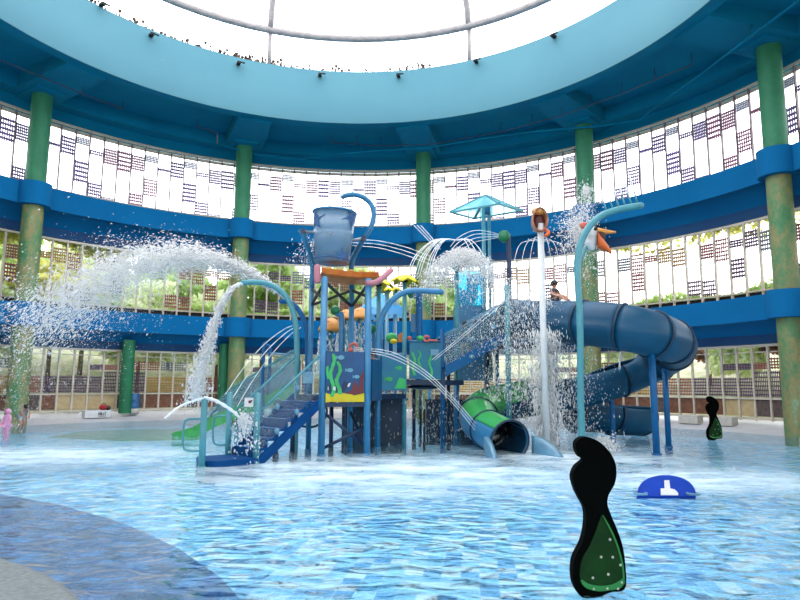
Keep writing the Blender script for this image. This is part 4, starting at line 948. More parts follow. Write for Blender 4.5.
# ------------------------------------------------------------------ pelican spray heads
def pelican(name, base, headp, facing, r, pole_m, label, mouth_open=True):
    e = empty(name, base, label, 'spray figure')
    b = MB(); b.tube(smooth_path([base+V(0, 0, -.29), V(base.x, base.y, 1.5), W(580.5, 330, base.y), W(579, 285, base.y), W(579.5, 262, base.y), W(584, 250, base.y), V(headp.x, headp.y, headp.z-.1)], 4), r, 14); b.build('pole', pole_m, e)
    f = Vector((math.cos(facing), math.sin(facing), 0)); sd = V(-f.y, f.x, 0)
    b = MB(); b.ball(headp, .22, (1.1, 1, 1.0), 16, 12); b.tube([headp-V(0, 0, .42), headp-V(0, 0, .1)], [r*1.5, .22], 14); b.build('head', M['white'], e)
    for nm, dz, up_, m_, ln, wd in (('upper_beak', .07, -.04, M['peach'], .46, .16), ('lower_beak', -.13, -.36, M['beak'], .34, .26)):
        b = MB(); rows = []
        for k in range(8):
            u = k/7; p = headp+f*(.16+ln*u)+V(0, 0, dz+up_*u); w = wd*(1-u*.85); h = (.10 if nm == 'upper_beak' else .24)*(1-u*.8)
            rows.append([p+sd*w*math.cos(t)+V(0, 0, h*math.sin(t)) for t in [j*PI/5 for j in range(10)]])
        b.add([v for r_ in rows for v in r_], [(i*10+j, (i+1)*10+j, (i+1)*10+(j+1) % 10, i*10+(j+1) % 10) for i in range(7) for j in range(10)], True); b.add(rows[0], [tuple(range(10))]); b.add(rows[-1], [tuple(range(10))])
        b.build(nm, m_, e)
    b = MB(); b.ball(headp+f*.2+V(0, 0, -.06), .17, (1, 1, 1)); b.build('mouth', M['maroon'], e)
    b = MB(); b.ball(headp-f*.15+V(0, 0, .25), .1, (1.2, .7, .9)); b.build('crest', M['coral'], e)
    for s in (-1, 1): b = MB(); b.ball(headp+f*.12+sd*.2*s+V(0, 0, .1), .05); b.build('eye', M['black'], e)
    return e
g = G(584, 456)+V(.02, .4, 0)
pelican('pelican_spray', Vector((W(584, 450, g.y).x, g.y, 0)), W(590, 233, g.y), -.25, .05, M['teal'], 'white pelican head with open orange beak beside the comb spray pole')
# front facing one: an open mouth on a white pole
g = G(548, 450.5); hp = W(538.5, 219, g.y)
e = empty('open_beak_spray', g, 'open maroon mouthed bird head on a tall white pole, spraying downward', 'spray figure')
b = MB(); b.tube([V(g.x, g.y, -.29), V(hp.x+.03, g.y, hp.z-.1)], .085, 16); b.build('pole', M['white'], e)
b = MB(); n = 20; rows = []
for k, (yo, sc1) in enumerate(((.35, .5), (.2, .85), (0, 1), (-.16, 1.02), (-.2, .95), (-.1, .8), (.1, .6))):
    rows.append([V(hp.x+.215*sc1*math.cos(2*PI*j/n), g.y+yo, hp.z+.34*sc1*math.sin(2*PI*j/n)-.02) for j in range(n)])
b.add([v for r_ in rows for v in r_], [(i*n+j, (i+1)*n+j, (i+1)*n+(j+1) % n, i*n+(j+1) % n) for i in range(6) for j in range(n)], True); b.add(rows[0], [tuple(range(n))]); b.build('beak_shell', M['peachbrown'], e)
b = MB(); b.add(rows[-1], [tuple(range(n))]); b.ball(hp+V(0, .04, -.04), .17, (1, .6, 1.5)); b.build('mouth', M['maroon'], e)
b = MB(); b.ball(hp+V(0, .05, .25), .2, (1, 1, .6)); b.build('crown', M['peach'], e)
b = MB(); b.tube(smooth_path([hp+V(.12, -.12, -.28), hp+V(.2, -.2, -.4), hp+V(.1, -.22, -.5)], 4), .05, 8); b.build('lower_lip', M['beak'], e)
# ------------------------------------------------------------------ seahorse-like statues
def statue(px, py, top, rz, label):
    g_ = G(px, py); base = V(g_.x, g_.y, -.02); Hh = W(px, top, g_.y).z+.02
    e = empty('cutout_statue', base, label, 'statue', None)
    out = [(578, 592), (571.5, 582), (570, 570), (572, 556), (580, 541), (584, 528), (585.5, 514), (584, 505), (578, 494), (574, 483), (573, 474), (577, 465), (585, 458), (581, 455), (577.5, 448), (578, 440), (584, 435.5), (592, 435.5), (602, 440), (611, 449), (616.5, 459), (618, 470), (615.5, 482), (609, 493), (607.5, 502), (610.5, 512), (616, 526), (621, 542), (623, 560), (623, 580), (618, 586), (608, 587), (598, 591), (588, 593)]
    ins = [(601.5, 512), (606, 519), (612, 531), (617, 545), (620.5, 562), (620.8, 577), (616, 583), (606, 585), (594, 586), (582, 583), (577.5, 577), (577, 566), (580, 554), (587, 543), (593, 531), (598, 519)]
    cx_, by, sc = 598, 593, Hh/157.0
    def loc(p, y): return V((p[0]-cx_)*sc, y, (by-p[1])*sc)
    def closed_smooth(pts):
        n = len(pts); r = []
        for i in range(n):
            a, b_, c, d = [Vector(pts[(i+k) % n]) for k in (-1, 0, 1, 2)]
            for k in range(4):
                t = k/4; r.append(tuple(.5*((2*b_)+(c-a)*t+(2*a-5*b_+4*c-d)*t*t+(3*b_-a-3*c+d)*t**3)))
        return r
    def plate_(pts, y0, y1, name, m_, inset=0):
        pts = closed_smooth(pts); n = len(pts); bm = bmesh.new()
        f = [bm.verts.new(loc(p, y0)) for p in pts]; g_ = [bm.verts.new(loc(p, y1)) for p in pts]
        bm.faces.new(f); bm.faces.new(list(reversed(g_)))
        for i in range(n): bm.faces.new((f[i], g_[i], g_[(i+1) % n], f[(i+1) % n]))
        bmesh.ops.recalc_face_normals(bm, faces=bm.faces); bmesh.ops.triangulate(bm, faces=[q for q in bm.faces if len(q.verts) > 4])
        if inset:
            pass
        me = bpy.data.meshes.new(name); bm.to_mesh(me); bm.free(); me.materials.append(m_)
        o = bpy.data.objects.new(name, me); COL.objects.link(o); o.parent = e
        if name == 'body':
            bv = o.modifiers.new('bevel', 'BEVEL'); bv.width = .008; bv.segments = 2; bv.limit_method = 'ANGLE'
        return o
    plate_(out, -.055, .055, 'body', M['statblack']); i_ = plate_(ins, -.068, -.05, 'inset_panel', M['statgreen']); i_['label'] = 'dark green panel with pale studs'
    lime = [(578.5, 575), (586, 579), (598, 580.5), (610, 578.5), (620, 573), (620.3, 577.5), (616, 582.5), (606, 584.5), (594, 585.5), (582.5, 582.5), (578, 577.5)]
    plate_(lime, -.073, -.066, 'rim_band', M['statlime'])
    edge = [(601.5, 512), (606, 519), (612, 531), (617, 545), (620.5, 562), (620.8, 577), (619.5, 577), (619, 562), (615.5, 546), (610.8, 532), (605, 520)]
    plate_(edge, -.073, -.066, 'rim_band', M['statlime'])
    for p in ((608, 536), (598.5, 553), (610, 553), (617.5, 560.5), (589.5, 573), (605, 569.5), (618, 577), (603.5, 583), (590, 586.5-3), (614, 586-3)):
        b = MB(); c = loc(p, -.07); b.ball(c, .011, (1, .6, 1), 8, 6); o = b.build('stud', M['offwhite']); o.parent = e
    e.rotation_euler = (0, 0, rz)
    b = MB(); 
    return e
g = G(598, 590); sc0 = 1.345
statue(602, 592, 436, -.02, 'black curvy cutout statue with a green inset, largest, in the foreground water')
statue(716, 437, 394, -.1, 'small distant black curvy cutout statue with green base, beside the right column')
# float sign
g = G(668, 496); e = empty('float_sign', g, 'royal blue half oval float with a white cross-like mark, lying in the water', 'float')
b = MB(); hw = 28.5/F*g.y; hh = 17/F*g.y*1.3
outl = [g+V(hw*math.cos(t), .0, hh*math.sin(t)**.75 if math.sin(t) > 0 else 0) for t in [k*PI/24 for k in range(25)]]
outl = [V(v.x+v.z*.9*g.x/g.y, g.y+v.z*.9, v.z*.78+.01) for v in outl]; nn = V(0, -.78, .9)
b.slab(outl, .06, nn); b.build('float_body', M['signblue'], e)
def on_sign(px, py):
    u = (px-668)/29*hw; zz = max(0, (496.5-py)/19.5*hh); return V(g.x+u+zz*.9*g.x/g.y, g.y+zz*.9-.028, zz*.78+.01+.03)
b = MB(); b.slab([on_sign(*q) for q in ((662, 496), (662, 490), (666, 490), (666, 482.5), (671, 482.5), (671.5, 490), (676, 491), (679, 494), (679, 496))], .012, nn); b.build('mark', M['white'], e)
for px in (642, 694): 
    b = MB(); p = on_sign(px, 494.5); b.tube([p+V(.09*math.cos(t), .09*math.sin(t), -.0) for t in [k*PI/8 for k in range(17)]], .02, 6); b.build('handle_ring', M['lip'], e)
# ------------------------------------------------------------------ poolside things
g = G(102, 418, .3); 
def block(name, a, size, h, m_, label, cat, group=None, r=RW-.75, z=None):
    p = C(r, a); zz = float(np.interp(r, [RP+.3, RW+.4], [.06, .39])) if z is None else z
    e = empty(name, (p.x, p.y, zz), label, cat, group); R = Matrix.Rotation(-a, 3, 'Z')
    b = MB(); b.box((0, 0, h/2), (size, .42, h)); o = b.build('body', m_); o.parent = e; bv = o.modifiers.new('bevel', 'BEVEL'); bv.width = .02; bv.segments = 2
    e.rotation_euler = (0, 0, -a); return e
e = block('white_bench_box', ang_of(98.5, RW-.75), 1.15, .34, M['white'], 'low white box with black lettering on the deck beside the inner column', 'box')
def strokes(b, ch, x, z, w, h, y=-.222, t=.028):
    L_ = {'N': [((0, 0), (0, 1)), ((0, 1), (1, 0)), ((1, 0), (1, 1))], 'U': [((0, 1), (0, 0)), ((0, 0), (1, 0)), ((1, 0), (1, 1))], 'T': [((0, 1), (1, 1)), ((.5, 1), (.5, 0))], 'X': [((0, 0), (1, 1)), ((0, 1), (1, 0))], 'O': [((0, 0), (0, 1)), ((0, 1), (1, 1)), ((1, 1), (1, 0)), ((1, 0), (0, 0))], '-': [((0, .5), (1, .5))]}
    for (a, c), (d, f) in L_[ch]: b.bar((x+a*w, y, z+c*h), (x+d*w, y, z+f*h), t, .01)
b = MB()
for i, ch in enumerate('NUT'): strokes(b, ch, .02+i*.12, .12, .08, .13)
b.bar((0, -.222, .07), (.36, -.222, .07), .025, .01); o = b.build('lettering', M['black']); o.parent = e
p = C(RW-.75, ang_of(105, RW-.75)); zz = e.location.z+.34
eb = empty('bag', (p.x, p.y, zz), 'red and dark bag lying on the white box', 'bag')
b = MB(); b.ball((0, 0, .12), .17, (1.2, .8, .75)); o = b.build('bag_body', M['red']); o.parent = eb
b = MB(); b.ball((.2, .02, .1), .12, (1, .8, .9)); o = b.build('bag_flap', M['black']); o.parent = eb
b = MB(); b.tube([(-.12, 0, .22), (-.05, 0, .3), (.05, 0, .3), (.12, 0, .22)], .015, 6); o = b.build('strap', M['black']); o.parent = eb
p = C(RW-.55, ang_of(135.5, RW-.55)); eb = empty('barrel', (p.x, p.y, .3), 'blue barrel standing right of the dark green inner column', 'barrel')
b = MB(); b.lathe([(.001, 0), (.2, 0), (.22, .05), (.22, .3), (.235, .33), (.22, .36), (.22, .62), (.235, .65), (.22, .68), (.21, .92), (.19, .95), (.001, .95)], (0, 0, 0), 20); o = b.build('barrel_body', M['barrel']); o.parent = eb
b = MB(); b.lathe([(.215, 0), (.228, .02), (.228, .2), (.215, .22)], (0, 0, .03), 20); o = b.build('label_band', M['offwhite']); o.parent = eb
block('concrete_block', ang_of(690.5, RW-.7), .86, .34, M['offwhite'], 'low off-white block by the right window wall, left of the small statue', 'block', None, RW-.7)
block('concrete_block', ang_of(723, RW-.7), .98, .34, M['offwhite'], 'low off-white block by the right window wall, right behind the small statue', 'block', None, RW-.7)
# ------------------------------------------------------------------ people
def skin_mesh(name, nodes, links, m_, parent, sub=2):
    me = bpy.data.meshes.new(name); keys = list(nodes); me.from_pydata([nodes[k][0] for k in keys], [(keys.index(a), keys.index(b_)) for a, b_ in links], [])
    o = bpy.data.objects.new(name, me); COL.objects.link(o); o.parent = parent
    sk = o.modifiers.new('skin', 'SKIN'); sk.use_smooth_shade = True
    for i, k in enumerate(keys):
        r = nodes[k][1]; r = r if isinstance(r, tuple) else (r, r)
        me.skin_vertices[0].data[i].radius = r; me.skin_vertices[0].data[i].use_root = (i == 0)
    sb = o.modifiers.new('sub', 'SUBSURF'); sb.levels = sub; sb.render_levels = sub
    me.materials.append(m_); return o
def person(loc, rz, h, joints, skin, top, bottom, hairm, label, long_hair=False, extra=None):
    """joints: dict of joint -> (x, y, z) in units of standing height, facing -y"""
    e = empty('person', loc, label, 'person'); s = h; K = 1.3
    J = {k: Vector(v)*s for k, v in joints.items()}
    nd = {'pelvis': (J['pelvis'], (.1*s, .075*s)), 'waist': (J['pelvis'].lerp(J['chest'], .5), (.09*s, .068*s)), 'chest': (J['chest'], (.105*s, .075*s)), 'neck': (J['neck'], .04*s),
          'jaw': (J['neck'].lerp(J['head'], .5), .052*s), 'head': (J['head'], (.072*s, .078*s)), 'crown': (J['head']+(J['head']-J['neck']).normalized()*.05*s, .052*s)}
    lk = [('pelvis', 'waist'), ('waist', 'chest'), ('chest', 'neck'), ('neck', 'jaw'), ('jaw', 'head'), ('head', 'crown')]
    for sd in 'lr':
        for a, b_, r in (('sh', 'chest', .046), ('el', 'sh', .036), ('wr', 'el', .026)): nd[a+sd] = (J[a+sd], r*s); lk.append((b_+('' if b_ == 'chest' else sd), a+sd))
        hd = (J['wr'+sd]-J['el'+sd]).normalized(); nd['pm'+sd] = (J['wr'+sd]+hd*.035*s, (.022*s, .014*s)); lk.append(('wr'+sd, 'pm'+sd))
        sdv = Vector((1, 0, 0))
        for q in range(4):
            off = (q-1.5)*.012*s; nd['f%d%s' % (q, sd)] = (J['wr'+sd]+hd*.075*s+sdv*off, .006*s); nd['g%d%s' % (q, sd)] = (J['wr'+sd]+hd*(.095+.006*(q % 2))*s+sdv*off*1.1+Vector((0, -.01*s, 0)), .005*s)
            lk += [('pm'+sd, 'f%d%s' % (q, sd)), ('f%d%s' % (q, sd), 'g%d%s' % (q, sd))]
        nd['th'+sd] = (J['wr'+sd]+hd*.04*s+sdv*.035*s*(1 if sd == 'r' else -1), .007*s); lk.append(('pm'+sd, 'th'+sd))
        for a, b_, r in (('hp', 'pelvis', .072), ('kn', 'hp', .05), ('an', 'kn', .031)): nd[a+sd] = (J[a+sd], r*s); lk.append((b_+('' if b_ == 'pelvis' else sd), a+sd))
        nd['to'+sd] = (J['an'+sd]+Vector((0, -.085*s, -.02*s)), .02*s); lk.append(('an'+sd, 'to'+sd))
    o = skin_mesh('body', nd, lk, skin, e)
    up_ = {k: (nd[k][0], tuple(r*1.16 for r in nd[k][1]) if isinstance(nd[k][1], tuple) else nd[k][1]*1.25) for k in ('waist', 'chest', 'shl', 'shr')}
    up_['slv_l'] = (J['shl'].lerp(J['ell'], .6), .05*s); up_['slv_r'] = (J['shr'].lerp(J['elr'], .6), .05*s); up_['hem'] = (J['pelvis'].lerp(J['chest'], .1), (.118*s, .09*s))
    skin_mesh('shirt', up_, [('waist', 'chest'), ('chest', 'shl'), ('chest', 'shr'), ('shl', 'slv_l'), ('shr', 'slv_r'), ('waist', 'hem')], top, e)
    lo = {'pelvis': (J['pelvis'], (.115*s, .09*s)), 'hpl': (J['hpl'], .084*s), 'hpr': (J['hpr'], .084*s), 'tl': (J['hpl'].lerp(J['knl'], .6), .068*s), 'tr': (J['hpr'].lerp(J['knr'], .6), .068*s)}
    skin_mesh('shorts', lo, [('pelvis', 'hpl'), ('pelvis', 'hpr'), ('hpl', 'tl'), ('hpr', 'tr')], bottom, e)
    hdv = (J['head']-J['neck']).normalized(); c = J['head']+hdv*.022*s+Vector((0, .016*s, 0))
    b = MB(); b.ball(c, .088*s, (.95, 1.0, .92), 16, 10)
    if long_hair: b.ball(c+Vector((0, .045*s, -.05*s)), .06*s, (.9, .7, 1.3))
    q = b.build('hair', hairm); q.parent = e
    b = MB(); f = J['head']+Vector((0, -.078*s, 0)); b.ball(f+Vector((0, -.008*s, -.012*s)), .012*s, (.8, 1, 1.3), 8, 6); q = b.build('nose', skin); q.parent = e
    for sx_ in (-1, 1):
        b = MB(); b.ball(f+Vector((sx_*.024*s, .004*s, .008*s)), .008*s, (1.2, .6, .7), 8, 5); q = b.build('eye', M['black']); q.parent = e
        b = MB(); b.ball(J['head']+Vector((sx_*.078*s, .005*s, -.005*s)), .016*s, (.4, .8, 1.2), 8, 5); q = b.build('ear', skin); q.parent = e
    b = MB(); b.ball(f+Vector((0, .004*s, -.036*s)), .014*s, (1.3, .5, .35), 8, 5); q = b.build('mouth', M['wreck']); q.parent = e
    e.rotation_euler = (0, 0, rz); return e
stand = dict(pelvis=(0, 0, .53), chest=(0, 0, .73), neck=(0, 0, .83), head=(0, -.01, .925), shl=(-.1, 0, .79), shr=(.1, 0, .79), ell=(-.14, -.02, .63), elr=(.14, -.02, .63), wrl=(-.13, -.12, .52), wrr=(.13, -.12, .52), hpl=(-.05, 0, .5), hpr=(.05, 0, .5), knl=(-.055, -.02, .28), knr=(.055, -.02, .28), anl=(-.06, .01, .04), anr=(.06, .01, .04))
bend = dict(pelvis=(0, .05, .47), chest=(0, -.09, .64), neck=(0, -.17, .71), head=(0, -.24, .78), shl=(-.1, -.12, .67), shr=(.1, -.12, .67), ell=(-.11, -.24, .56), elr=(.11, -.24, .56), wrl=(-.06, -.34, .47), wrr=(.06, -.34, .47), hpl=(-.05, .04, .45), hpr=(.05, .04, .45), knl=(-.06, -.06, .26), knr=(.06, -.03, .26), anl=(-.06, .03, .04), anr=(.06, .06, .04))
sit = dict(pelvis=(0, 0, .07), chest=(0, .02, .27), neck=(0, .01, .37), head=(0, -.01, .465), shl=(-.1, .02, .33), shr=(.1, .02, .33), ell=(-.15, -.05, .2), elr=(.15, -.05, .2), wrl=(-.1, -.17, .15), wrr=(.1, -.17, .15), hpl=(-.06, -.02, .06), hpr=(.06, -.02, .06), knl=(-.08, -.2, .17), knr=(.08, -.2, .17), anl=(-.07, -.36, .05), anr=(.07, -.36, .05))
walk = dict(stand); walk.update(knl=(-.055, -.12, .3), anl=(-.06, -.06, .1), wrl=(-.16, -.2, .66), ell=(-.16, -.08, .66), anr=(.06, .04, .04))
g = G(24, 431); person((g.x-.05, g.y, -.12), .9, 1.2, bend, M['skin'], M['grey'], M['grey'], M['hair'], 'child in a pale grey shirt bending forward beside the left column')
g = G(7, 441); person((g.x, g.y, -.12), -.3, 1.0, stand, M['pinkcloth'], M['pinkcloth'], M['pinkcloth'], M['pinkcloth'], 'small person all in bright pink standing in the water at the left edge')
g = sa.lerp(sc_, .33); person((g.x+.0, g.y+.5, g.z+.03), -.5, 1.12, walk, M['skin2'], M['tee'], M['bpipe'], M['hair'], 'child in a turquoise swim shirt climbing the upper stairs behind the clear panel')
g = W(553, 299, 19.0); person((g.x, g.y-.2, g.z-.12), .6, 1.25, sit, M['skin'], M['darkcloth'], M['darkcloth'], M['hair'], 'person in a dark swim shirt sitting at the top of the tube slide')
g = W(373, 352, 17.4); person((g.x, g.y, DK1), .3, 1.17, stand, M['skin'], M['tee'], M['navy'], M['hair'], 'child standing behind the sea print panel with only the head above it')
g = G(572, 426); person((g.x, g.y, -.1), .8, 1.2, sit, M['skin'], M['white'], M['skin'], M['hair'], 'person sitting in the shallow water behind the falling spray')
# ------------------------------------------------------------------ water in the air
def drops(name, pts, vel, size, m_, label, stretch=1.5):
    n = len(pts); vel = vel/np.maximum(np.linalg.norm(vel, axis=1), 1e-6)[:, None]
    a = np.cross(vel, rng.normal(size=(n, 3))); a /= np.maximum(np.linalg.norm(a, axis=1), 1e-6)[:, None]; b_ = np.cross(vel, a)
    s = (size*rng.lognormal(0, .45, n))[:, None]; st = stretch*rng.uniform(.6, 1.6, n)[:, None]
    v = np.stack([pts+vel*s*st, pts+a*s, pts+b_*s, pts-a*s, pts-b_*s, pts-vel*s*st], 1).reshape(-1, 3)
    F_ = np.array([(0, 1, 2), (0, 2, 3), (0, 3, 4), (0, 4, 1), (5, 2, 1), (5, 3, 2), (5, 4, 3), (5, 1, 4)]); f = (F_[None]+np.arange(n)[:, None, None]*6).reshape(-1)
    me = bpy.data.meshes.new(name); me.vertices.add(n*6); me.vertices.foreach_set('co', v.astype('f').ravel())
    me.loops.add(len(f)); me.loops.foreach_set('vertex_index', f.astype('i')); me.polygons.add(len(f)//3); me.polygons.foreach_set('loop_start', np.arange(0, len(f), 3, dtype='i'))
    me.update(calc_edges=True); me.materials.append(m_); o = bpy.data.objects.new(name, me); COL.objects.link(o); tag(o, label, 'water spray', kind='stuff'); return o
def ballistic(O, v0, sp, n, t0, t1, jit=.02, tp=1.0, grav=9.81):
    O = np.array(O); v0 = np.array(v0); t = t0+(t1-t0)*rng.uniform(0, 1, n)**tp
    v = v0+rng.normal(size=(n, 3))*np.array(sp); p = O+v*t[:, None]; p[:, 2] -= grav/2*t**2; p += rng.normal(size=(n, 3))*jit*(1+t[:, None]*2)
    vv = v.copy(); vv[:, 2] -= grav*t; k = p[:, 2] > .01; return p[k], vv[k]
# big arc to the left
O = W(292, 303, 17.2)
p, v = ballistic(O, (-5.9, -.2, 4.9), (.5, .4, .36), 26000, .02, 1.15, .025, .9)
drops('arc_spray', p, v, .009, M['drop'], 'big white arc of spray thrown to the left over the steps', 2.2)
p, v = ballistic(O, (-6.2, -.3, 4.6), (1.0, .9, .6), 20000, .4, 1.6, .08, .9)
drops('arc_mist', p, v, .007, M['mist'], 'fine drifting spray falling at the far left in front of the left column')
# poured stream from the light teal arch
path = smooth_path([W(243, 284, 16.6), W(232, 290, 16.5), W(222, 305, 16.45), W(213, 330, 16.4), W(207, 352, 16.4), W(200, 378, 16.4), W(196, 400, 16.4)], 8)
b = MB(); b.tube([q+Vector((.02*math.sin(i*1.7), 0, .02*math.cos(i*2.3))) for i, q in enumerate(path)], [.05+.05*(i/len(path))+.012*math.sin(i*1.9) for i in range(len(path))], 10)
tag(b.build('poured_stream', M['jet']), 'thick twisting stream of water pouring from the light teal arch', 'water jet', kind='stuff')
pp = np.array([list(q) for q in path]); k = rng.integers(8, len(pp), 5500); tt = k/len(pp)
p = pp[k]+rng.normal(size=(5500, 3))*(.03+.16*tt[:, None]**2); v = np.tile([-.1, 0, -1.], (5500, 1))+rng.normal(size=(5500, 3))*.3
drops('stream_splash', p, v, .011, M['drop'], 'white broken water around the poured stream left of the second column', 1.6)
def jet(name, pts, r, label, m_='jet', grp=None):
    pp = smooth_path(pts, 6); b = MB(); b.tube(pp, [r*(1+.25*math.sin(i*2.1)) for i in range(len(pp))], 6); tag(b.build(name, M[m_]), label, 'water jet', grp, 'stuff')
jet('arc_jet', [A_+V(0, 0, 1.42), W(190, 404, 12.8), W(178, 410, 12.4), W(166, 420, 12.1)], .022, 'thin arc of water from the front entry post falling to the left')
jet('arc_jet', [A_+V(0, 0, 1.42), W(216, 402, 13.3), W(230, 410, 13.5), W(240, 419, 13.7), W(246, 434, 13.9)], .035, 'arc of water from the front entry post falling onto the steps')
p, v = ballistic(W(243, 418, 13.7), (.3, .1, .2), (.5, .3, .6), 500, 0, .4, .03); drops('step_splash', p, v, .012, M['drop'], 'small splash of water on the lower steps')
for k in range(3): jet('thin_jet', [W(297+k*2, 325+k*1.5, 17), W(283+k*3, 331+k*3, 16.6), W(262+k*4, 348+k*5, 16.2), W(242+k*5, 372+k*6, 15.9), W(226+k*6, 396+k*6, 15.7)], .010, 'thin jet falling left across the second column, one of three', 'jet', 'three thin jets over the steps')
for k in range(3): jet('thin_jet', [W(356, 348+k*1.5, 16.1), W(392, 352+k*3, 16.3), W(425, 370+k*3, 16.5), W(452, 395+k*3, 16.8), W(478, 424+k*4, 17.1)], .010, 'thin jet crossing the deck panels down to the right, one of three', 'jet', 'three thin jets before the right panels')
for k in range(3): jet('thin_jet', [W(352, 240+k*3, 18.5), W(378, 241+k*3.5, 18.8), W(405, 247+k*4, 19), W(430, 256+k*4, 19.2)], .010, 'thin jet between the bucket and the fountain, one of three', 'jet', 'three thin jets right of the bucket')
for k in range(3): jet('thin_jet', [W(413+k*3.5, 225, 19.2), W(424+k*3, 236, 19.2), W(436+k*2, 249, 19.2)], .012, 'thin jet meeting the fountain from upper left, one of three', 'jet', 'three steep jets over the fountain')
for k in range(4): jet('thin_jet', [cn, W(489, 231+k*2.5, 19.9), W(473, 230+k*4, 19.7), W(458, 237+k*5, 19.5), W(450, 246+k*5, 19.4)], .010, 'thin jet from the green cannon to the fountain, one of four', 'jet', 'four jets from the green cannon')
for k in range(2): jet('thin_jet', [W(432+k*3, 360, 18), W(462+k*3, 335, 18), W(505+k*2, 296+k*3, 18.2)], .009, 'thin slanting jet before the upper stairs, one of two', 'jet', 'two slanting jets before the upper stairs')
for k in range(6):
    s_ = -1 if k < 3 else 1; w_ = 5+4*(k % 3)
    jet('thin_jet', [W(540, 240, 17.6), W(540+s_*w_, 236+(k % 3)*2, 17.6), W(540+s_*w_*1.7, 246, 17.6), W(540+s_*w_*2.2, 262+(k % 3)*5, 17.6)], .009, 'thin arc spraying from under the open bird mouth', 'jet', 'arcs below the open bird mouth')
jet('beak_pour', [W(539, 224, 17.3), W(541, 240, 17.3), W(543.5, 262, 17.3), W(543, 282, 17.3)], .05, 'short white pour of water falling from the open bird mouth')
jet('beak_pour', [W(607, 246, 19.5), W(611, 255, 19.4), W(614, 266, 19.4), W(616, 275, 19.4)], .02, 'thin pour of water from the orange beak at the right')
# fountain dome
O = W(462, 263, 19.0); n = 17000; th = rng.uniform(0, 2*PI, n); el = rng.uniform(.15, 1.5, n); sp = rng.uniform(2.3, 3.3, n)
v0 = np.stack([sp*np.cos(el)*np.cos(th)*1.0, sp*np.cos(el)*np.sin(th), sp*np.sin(el)*.95], 1); t = rng.uniform(0.0, .56, n)**.9
p = np.array(O)+v0*t[:, None]; p[:, 2] -= 4.9*t**2; v = v0.copy(); v[:, 2] -= 9.8*t
drops('fountain_dome', p, v, .008, M['drop'], 'white dome shaped fountain of spray above the stairs, left of the canopy poles', 2.5)
for k in range(11):
    s_ = -1 if k % 4 else .7; d = .55+.06*k
    o_ = W(456, 246, 19.0); jet('dome_strand', [o_+V(0, 0, .2), o_+V(s_*d*.6, -.2, .15), o_+V(s_*d*1.1, -.3, -.35), o_+V(s_*d*1.35, -.4, -1.0)], .014, 'strand of water falling round the rim of the fountain dome', 'jet', 'falling strands of the fountain dome')
hp_ = W(456.5, 268, 19.3); b = MB(); b.tube([(hp_.x, 19.3, DK2-.1), hp_], .06, 10); b.ball(hp_, .12, (1, 1, .7)); e = empty('fountain_post', (hp_.x, 19.3, DK2-.1), 'pale post with a spray head under the fountain dome', 'spray post'); b.build('pole', M['teal'], e)
# falling curtain right of the tower
def curtain(x0, x1, ytop, ybot, Y, dY, n, size, m_, name, label, st=2.3, topbias=1.0):
    px = rng.normal((x0+x1)/2, (x1-x0)/3.4, n); py = ytop+(ybot-ytop)*rng.uniform(0, 1, n)**topbias
    P_ = np.array([list(W(a, c, Y)) for a, c in zip(px, py)]); P_[:, 1] += rng.normal(size=n)*dY; P_ = P_[P_[:, 2] > .02]
    v = np.tile([0, 0, -1.], (len(P_), 1))+rng.normal(size=(len(P_), 3))*.12; drops(name, P_, v, size, m_, label, st)
curtain(515, 590, 300, 445, 17.75, .35, 9000, .0075, M['drop'], 'falling_curtain', 'heavy curtain of falling drops round the white pole, before the tube slide')
curtain(482, 545, 285, 400, 18.0, .5, 4500, .0075, M['drop'], 'falling_curtain', 'curtain of drops between the light teal post and the white pole')
curtain(534, 560, 330, 450, 17.1, .12, 2600, .013, M['drop'], 'falling_curtain', 'dense white streak of water running down behind the tall white pole', 4)
p, v = ballistic(W(580, 240, 19.6), (-.3, 0, 2.9), (.65, .5, 1.2), 4500, 0, .75, .04); drops('splash_plume', p, v, .010, M['drop'], 'plume of drops rising in front of the right middle column', 1.5)
p, v = ballistic(W(586, 190, 19.6), (-.1, 0, .8), (.4, .4, .8), 1600, 0, .8, .05); drops('splash_plume', p, v, .010, M['drop'], 'topmost drops of the plume at the height of the upper windows', 1.5)
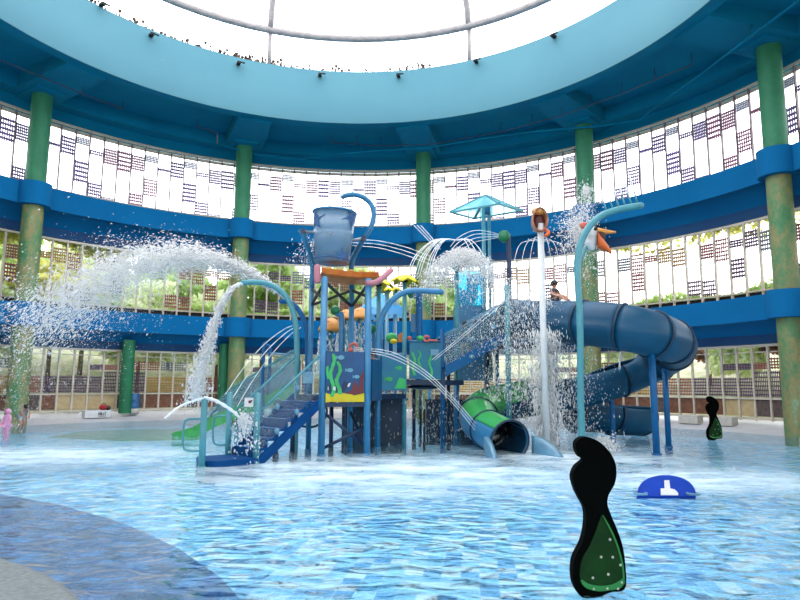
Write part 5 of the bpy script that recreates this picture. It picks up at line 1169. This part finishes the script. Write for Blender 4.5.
for (px, py, Y, R) in ((331, 333, 17.9, .31), (346.5, 322, 19.6, .26), (360.5, 321, 19.8, .3)):
    n = 700; c = W(px, py, Y); th = rng.uniform(0, 2*PI, n); t = rng.uniform(0, 1, n); rr_ = R*(1+.25*np.sqrt(t))
    p = np.stack([c.x+rr_*np.cos(th), c.y+rr_*np.sin(th), c.z-1.2*t], 1); v = np.tile([0, 0, -1.], (n, 1))+rng.normal(size=(n, 3))*.05; drops('mushroom_curtain', p, v, .009, M['drop'], {331: 'veil of drops under the lowest orange mushroom', 346.5: 'veil of drops under the half hidden orange mushroom', 360.5: 'veil of drops under the orange mushroom between two bucket posts'}[px], 4)
n = 1500; px = rng.uniform(345, 470, n); P_ = np.array([list(W(a, 400+30*rng.uniform(), 20)) for a in px]); P_[:, 2] = rng.uniform(.02, 1.5, n)**1.0; P_[:, 1] += rng.normal(size=n)*1.0
drops('under_deck_drip', P_, np.tile([0, 0, -1.], (n, 1))+rng.normal(size=(n, 3))*.1, .007, M['drop'], 'thin dripping water under the decks of the tower', 4)
p, v = ballistic((5.0, 16.2, .1), (0.3, -.6, 1.3), (.6, .4, .6), 2500, 0, .4, .06); drops('exit_splash', p, v, .014, M['drop'], 'white splash where the slide exit and the pole water hit the pool', 1.5)
p, v = ballistic(W(318, 250, 17), (-.6, 0, 1.2), (.6, .3, .5), 700, 0, .5, .08); drops('bucket_spray', p, v, .010, M['drop'], 'scattered drops left of the tipping bucket', 1.2)
jet('slide_spout', [W(620, 368, 19.4), W(620.5, 350, 19.4), W(621, 335, 19.4)], .03, 'small spurt of water jumping inside the slide curve')
# ------------------------------------------------------------------ light
w = bpy.data.worlds.new('sky'); S.world = w; w.use_nodes = True; N = w.node_tree.nodes; L = w.node_tree.links
bg = N['Background']; bg.inputs['Color'].default_value = (.955, .97, 1, 1); bg.inputs['Strength'].default_value = 4.4
vs_ = S.view_settings; vs_.view_transform = 'Standard'; vs_.look = 'None'; vs_.gamma = 1; vs_.exposure = 0
S.cycles.max_bounces = 10; S.cycles.diffuse_bounces = 6; S.cycles.glossy_bounces = 4; S.cycles.transparent_max_bounces = 24; S.cycles.sample_clamp_indirect = 8
S.cycles.use_denoising = True
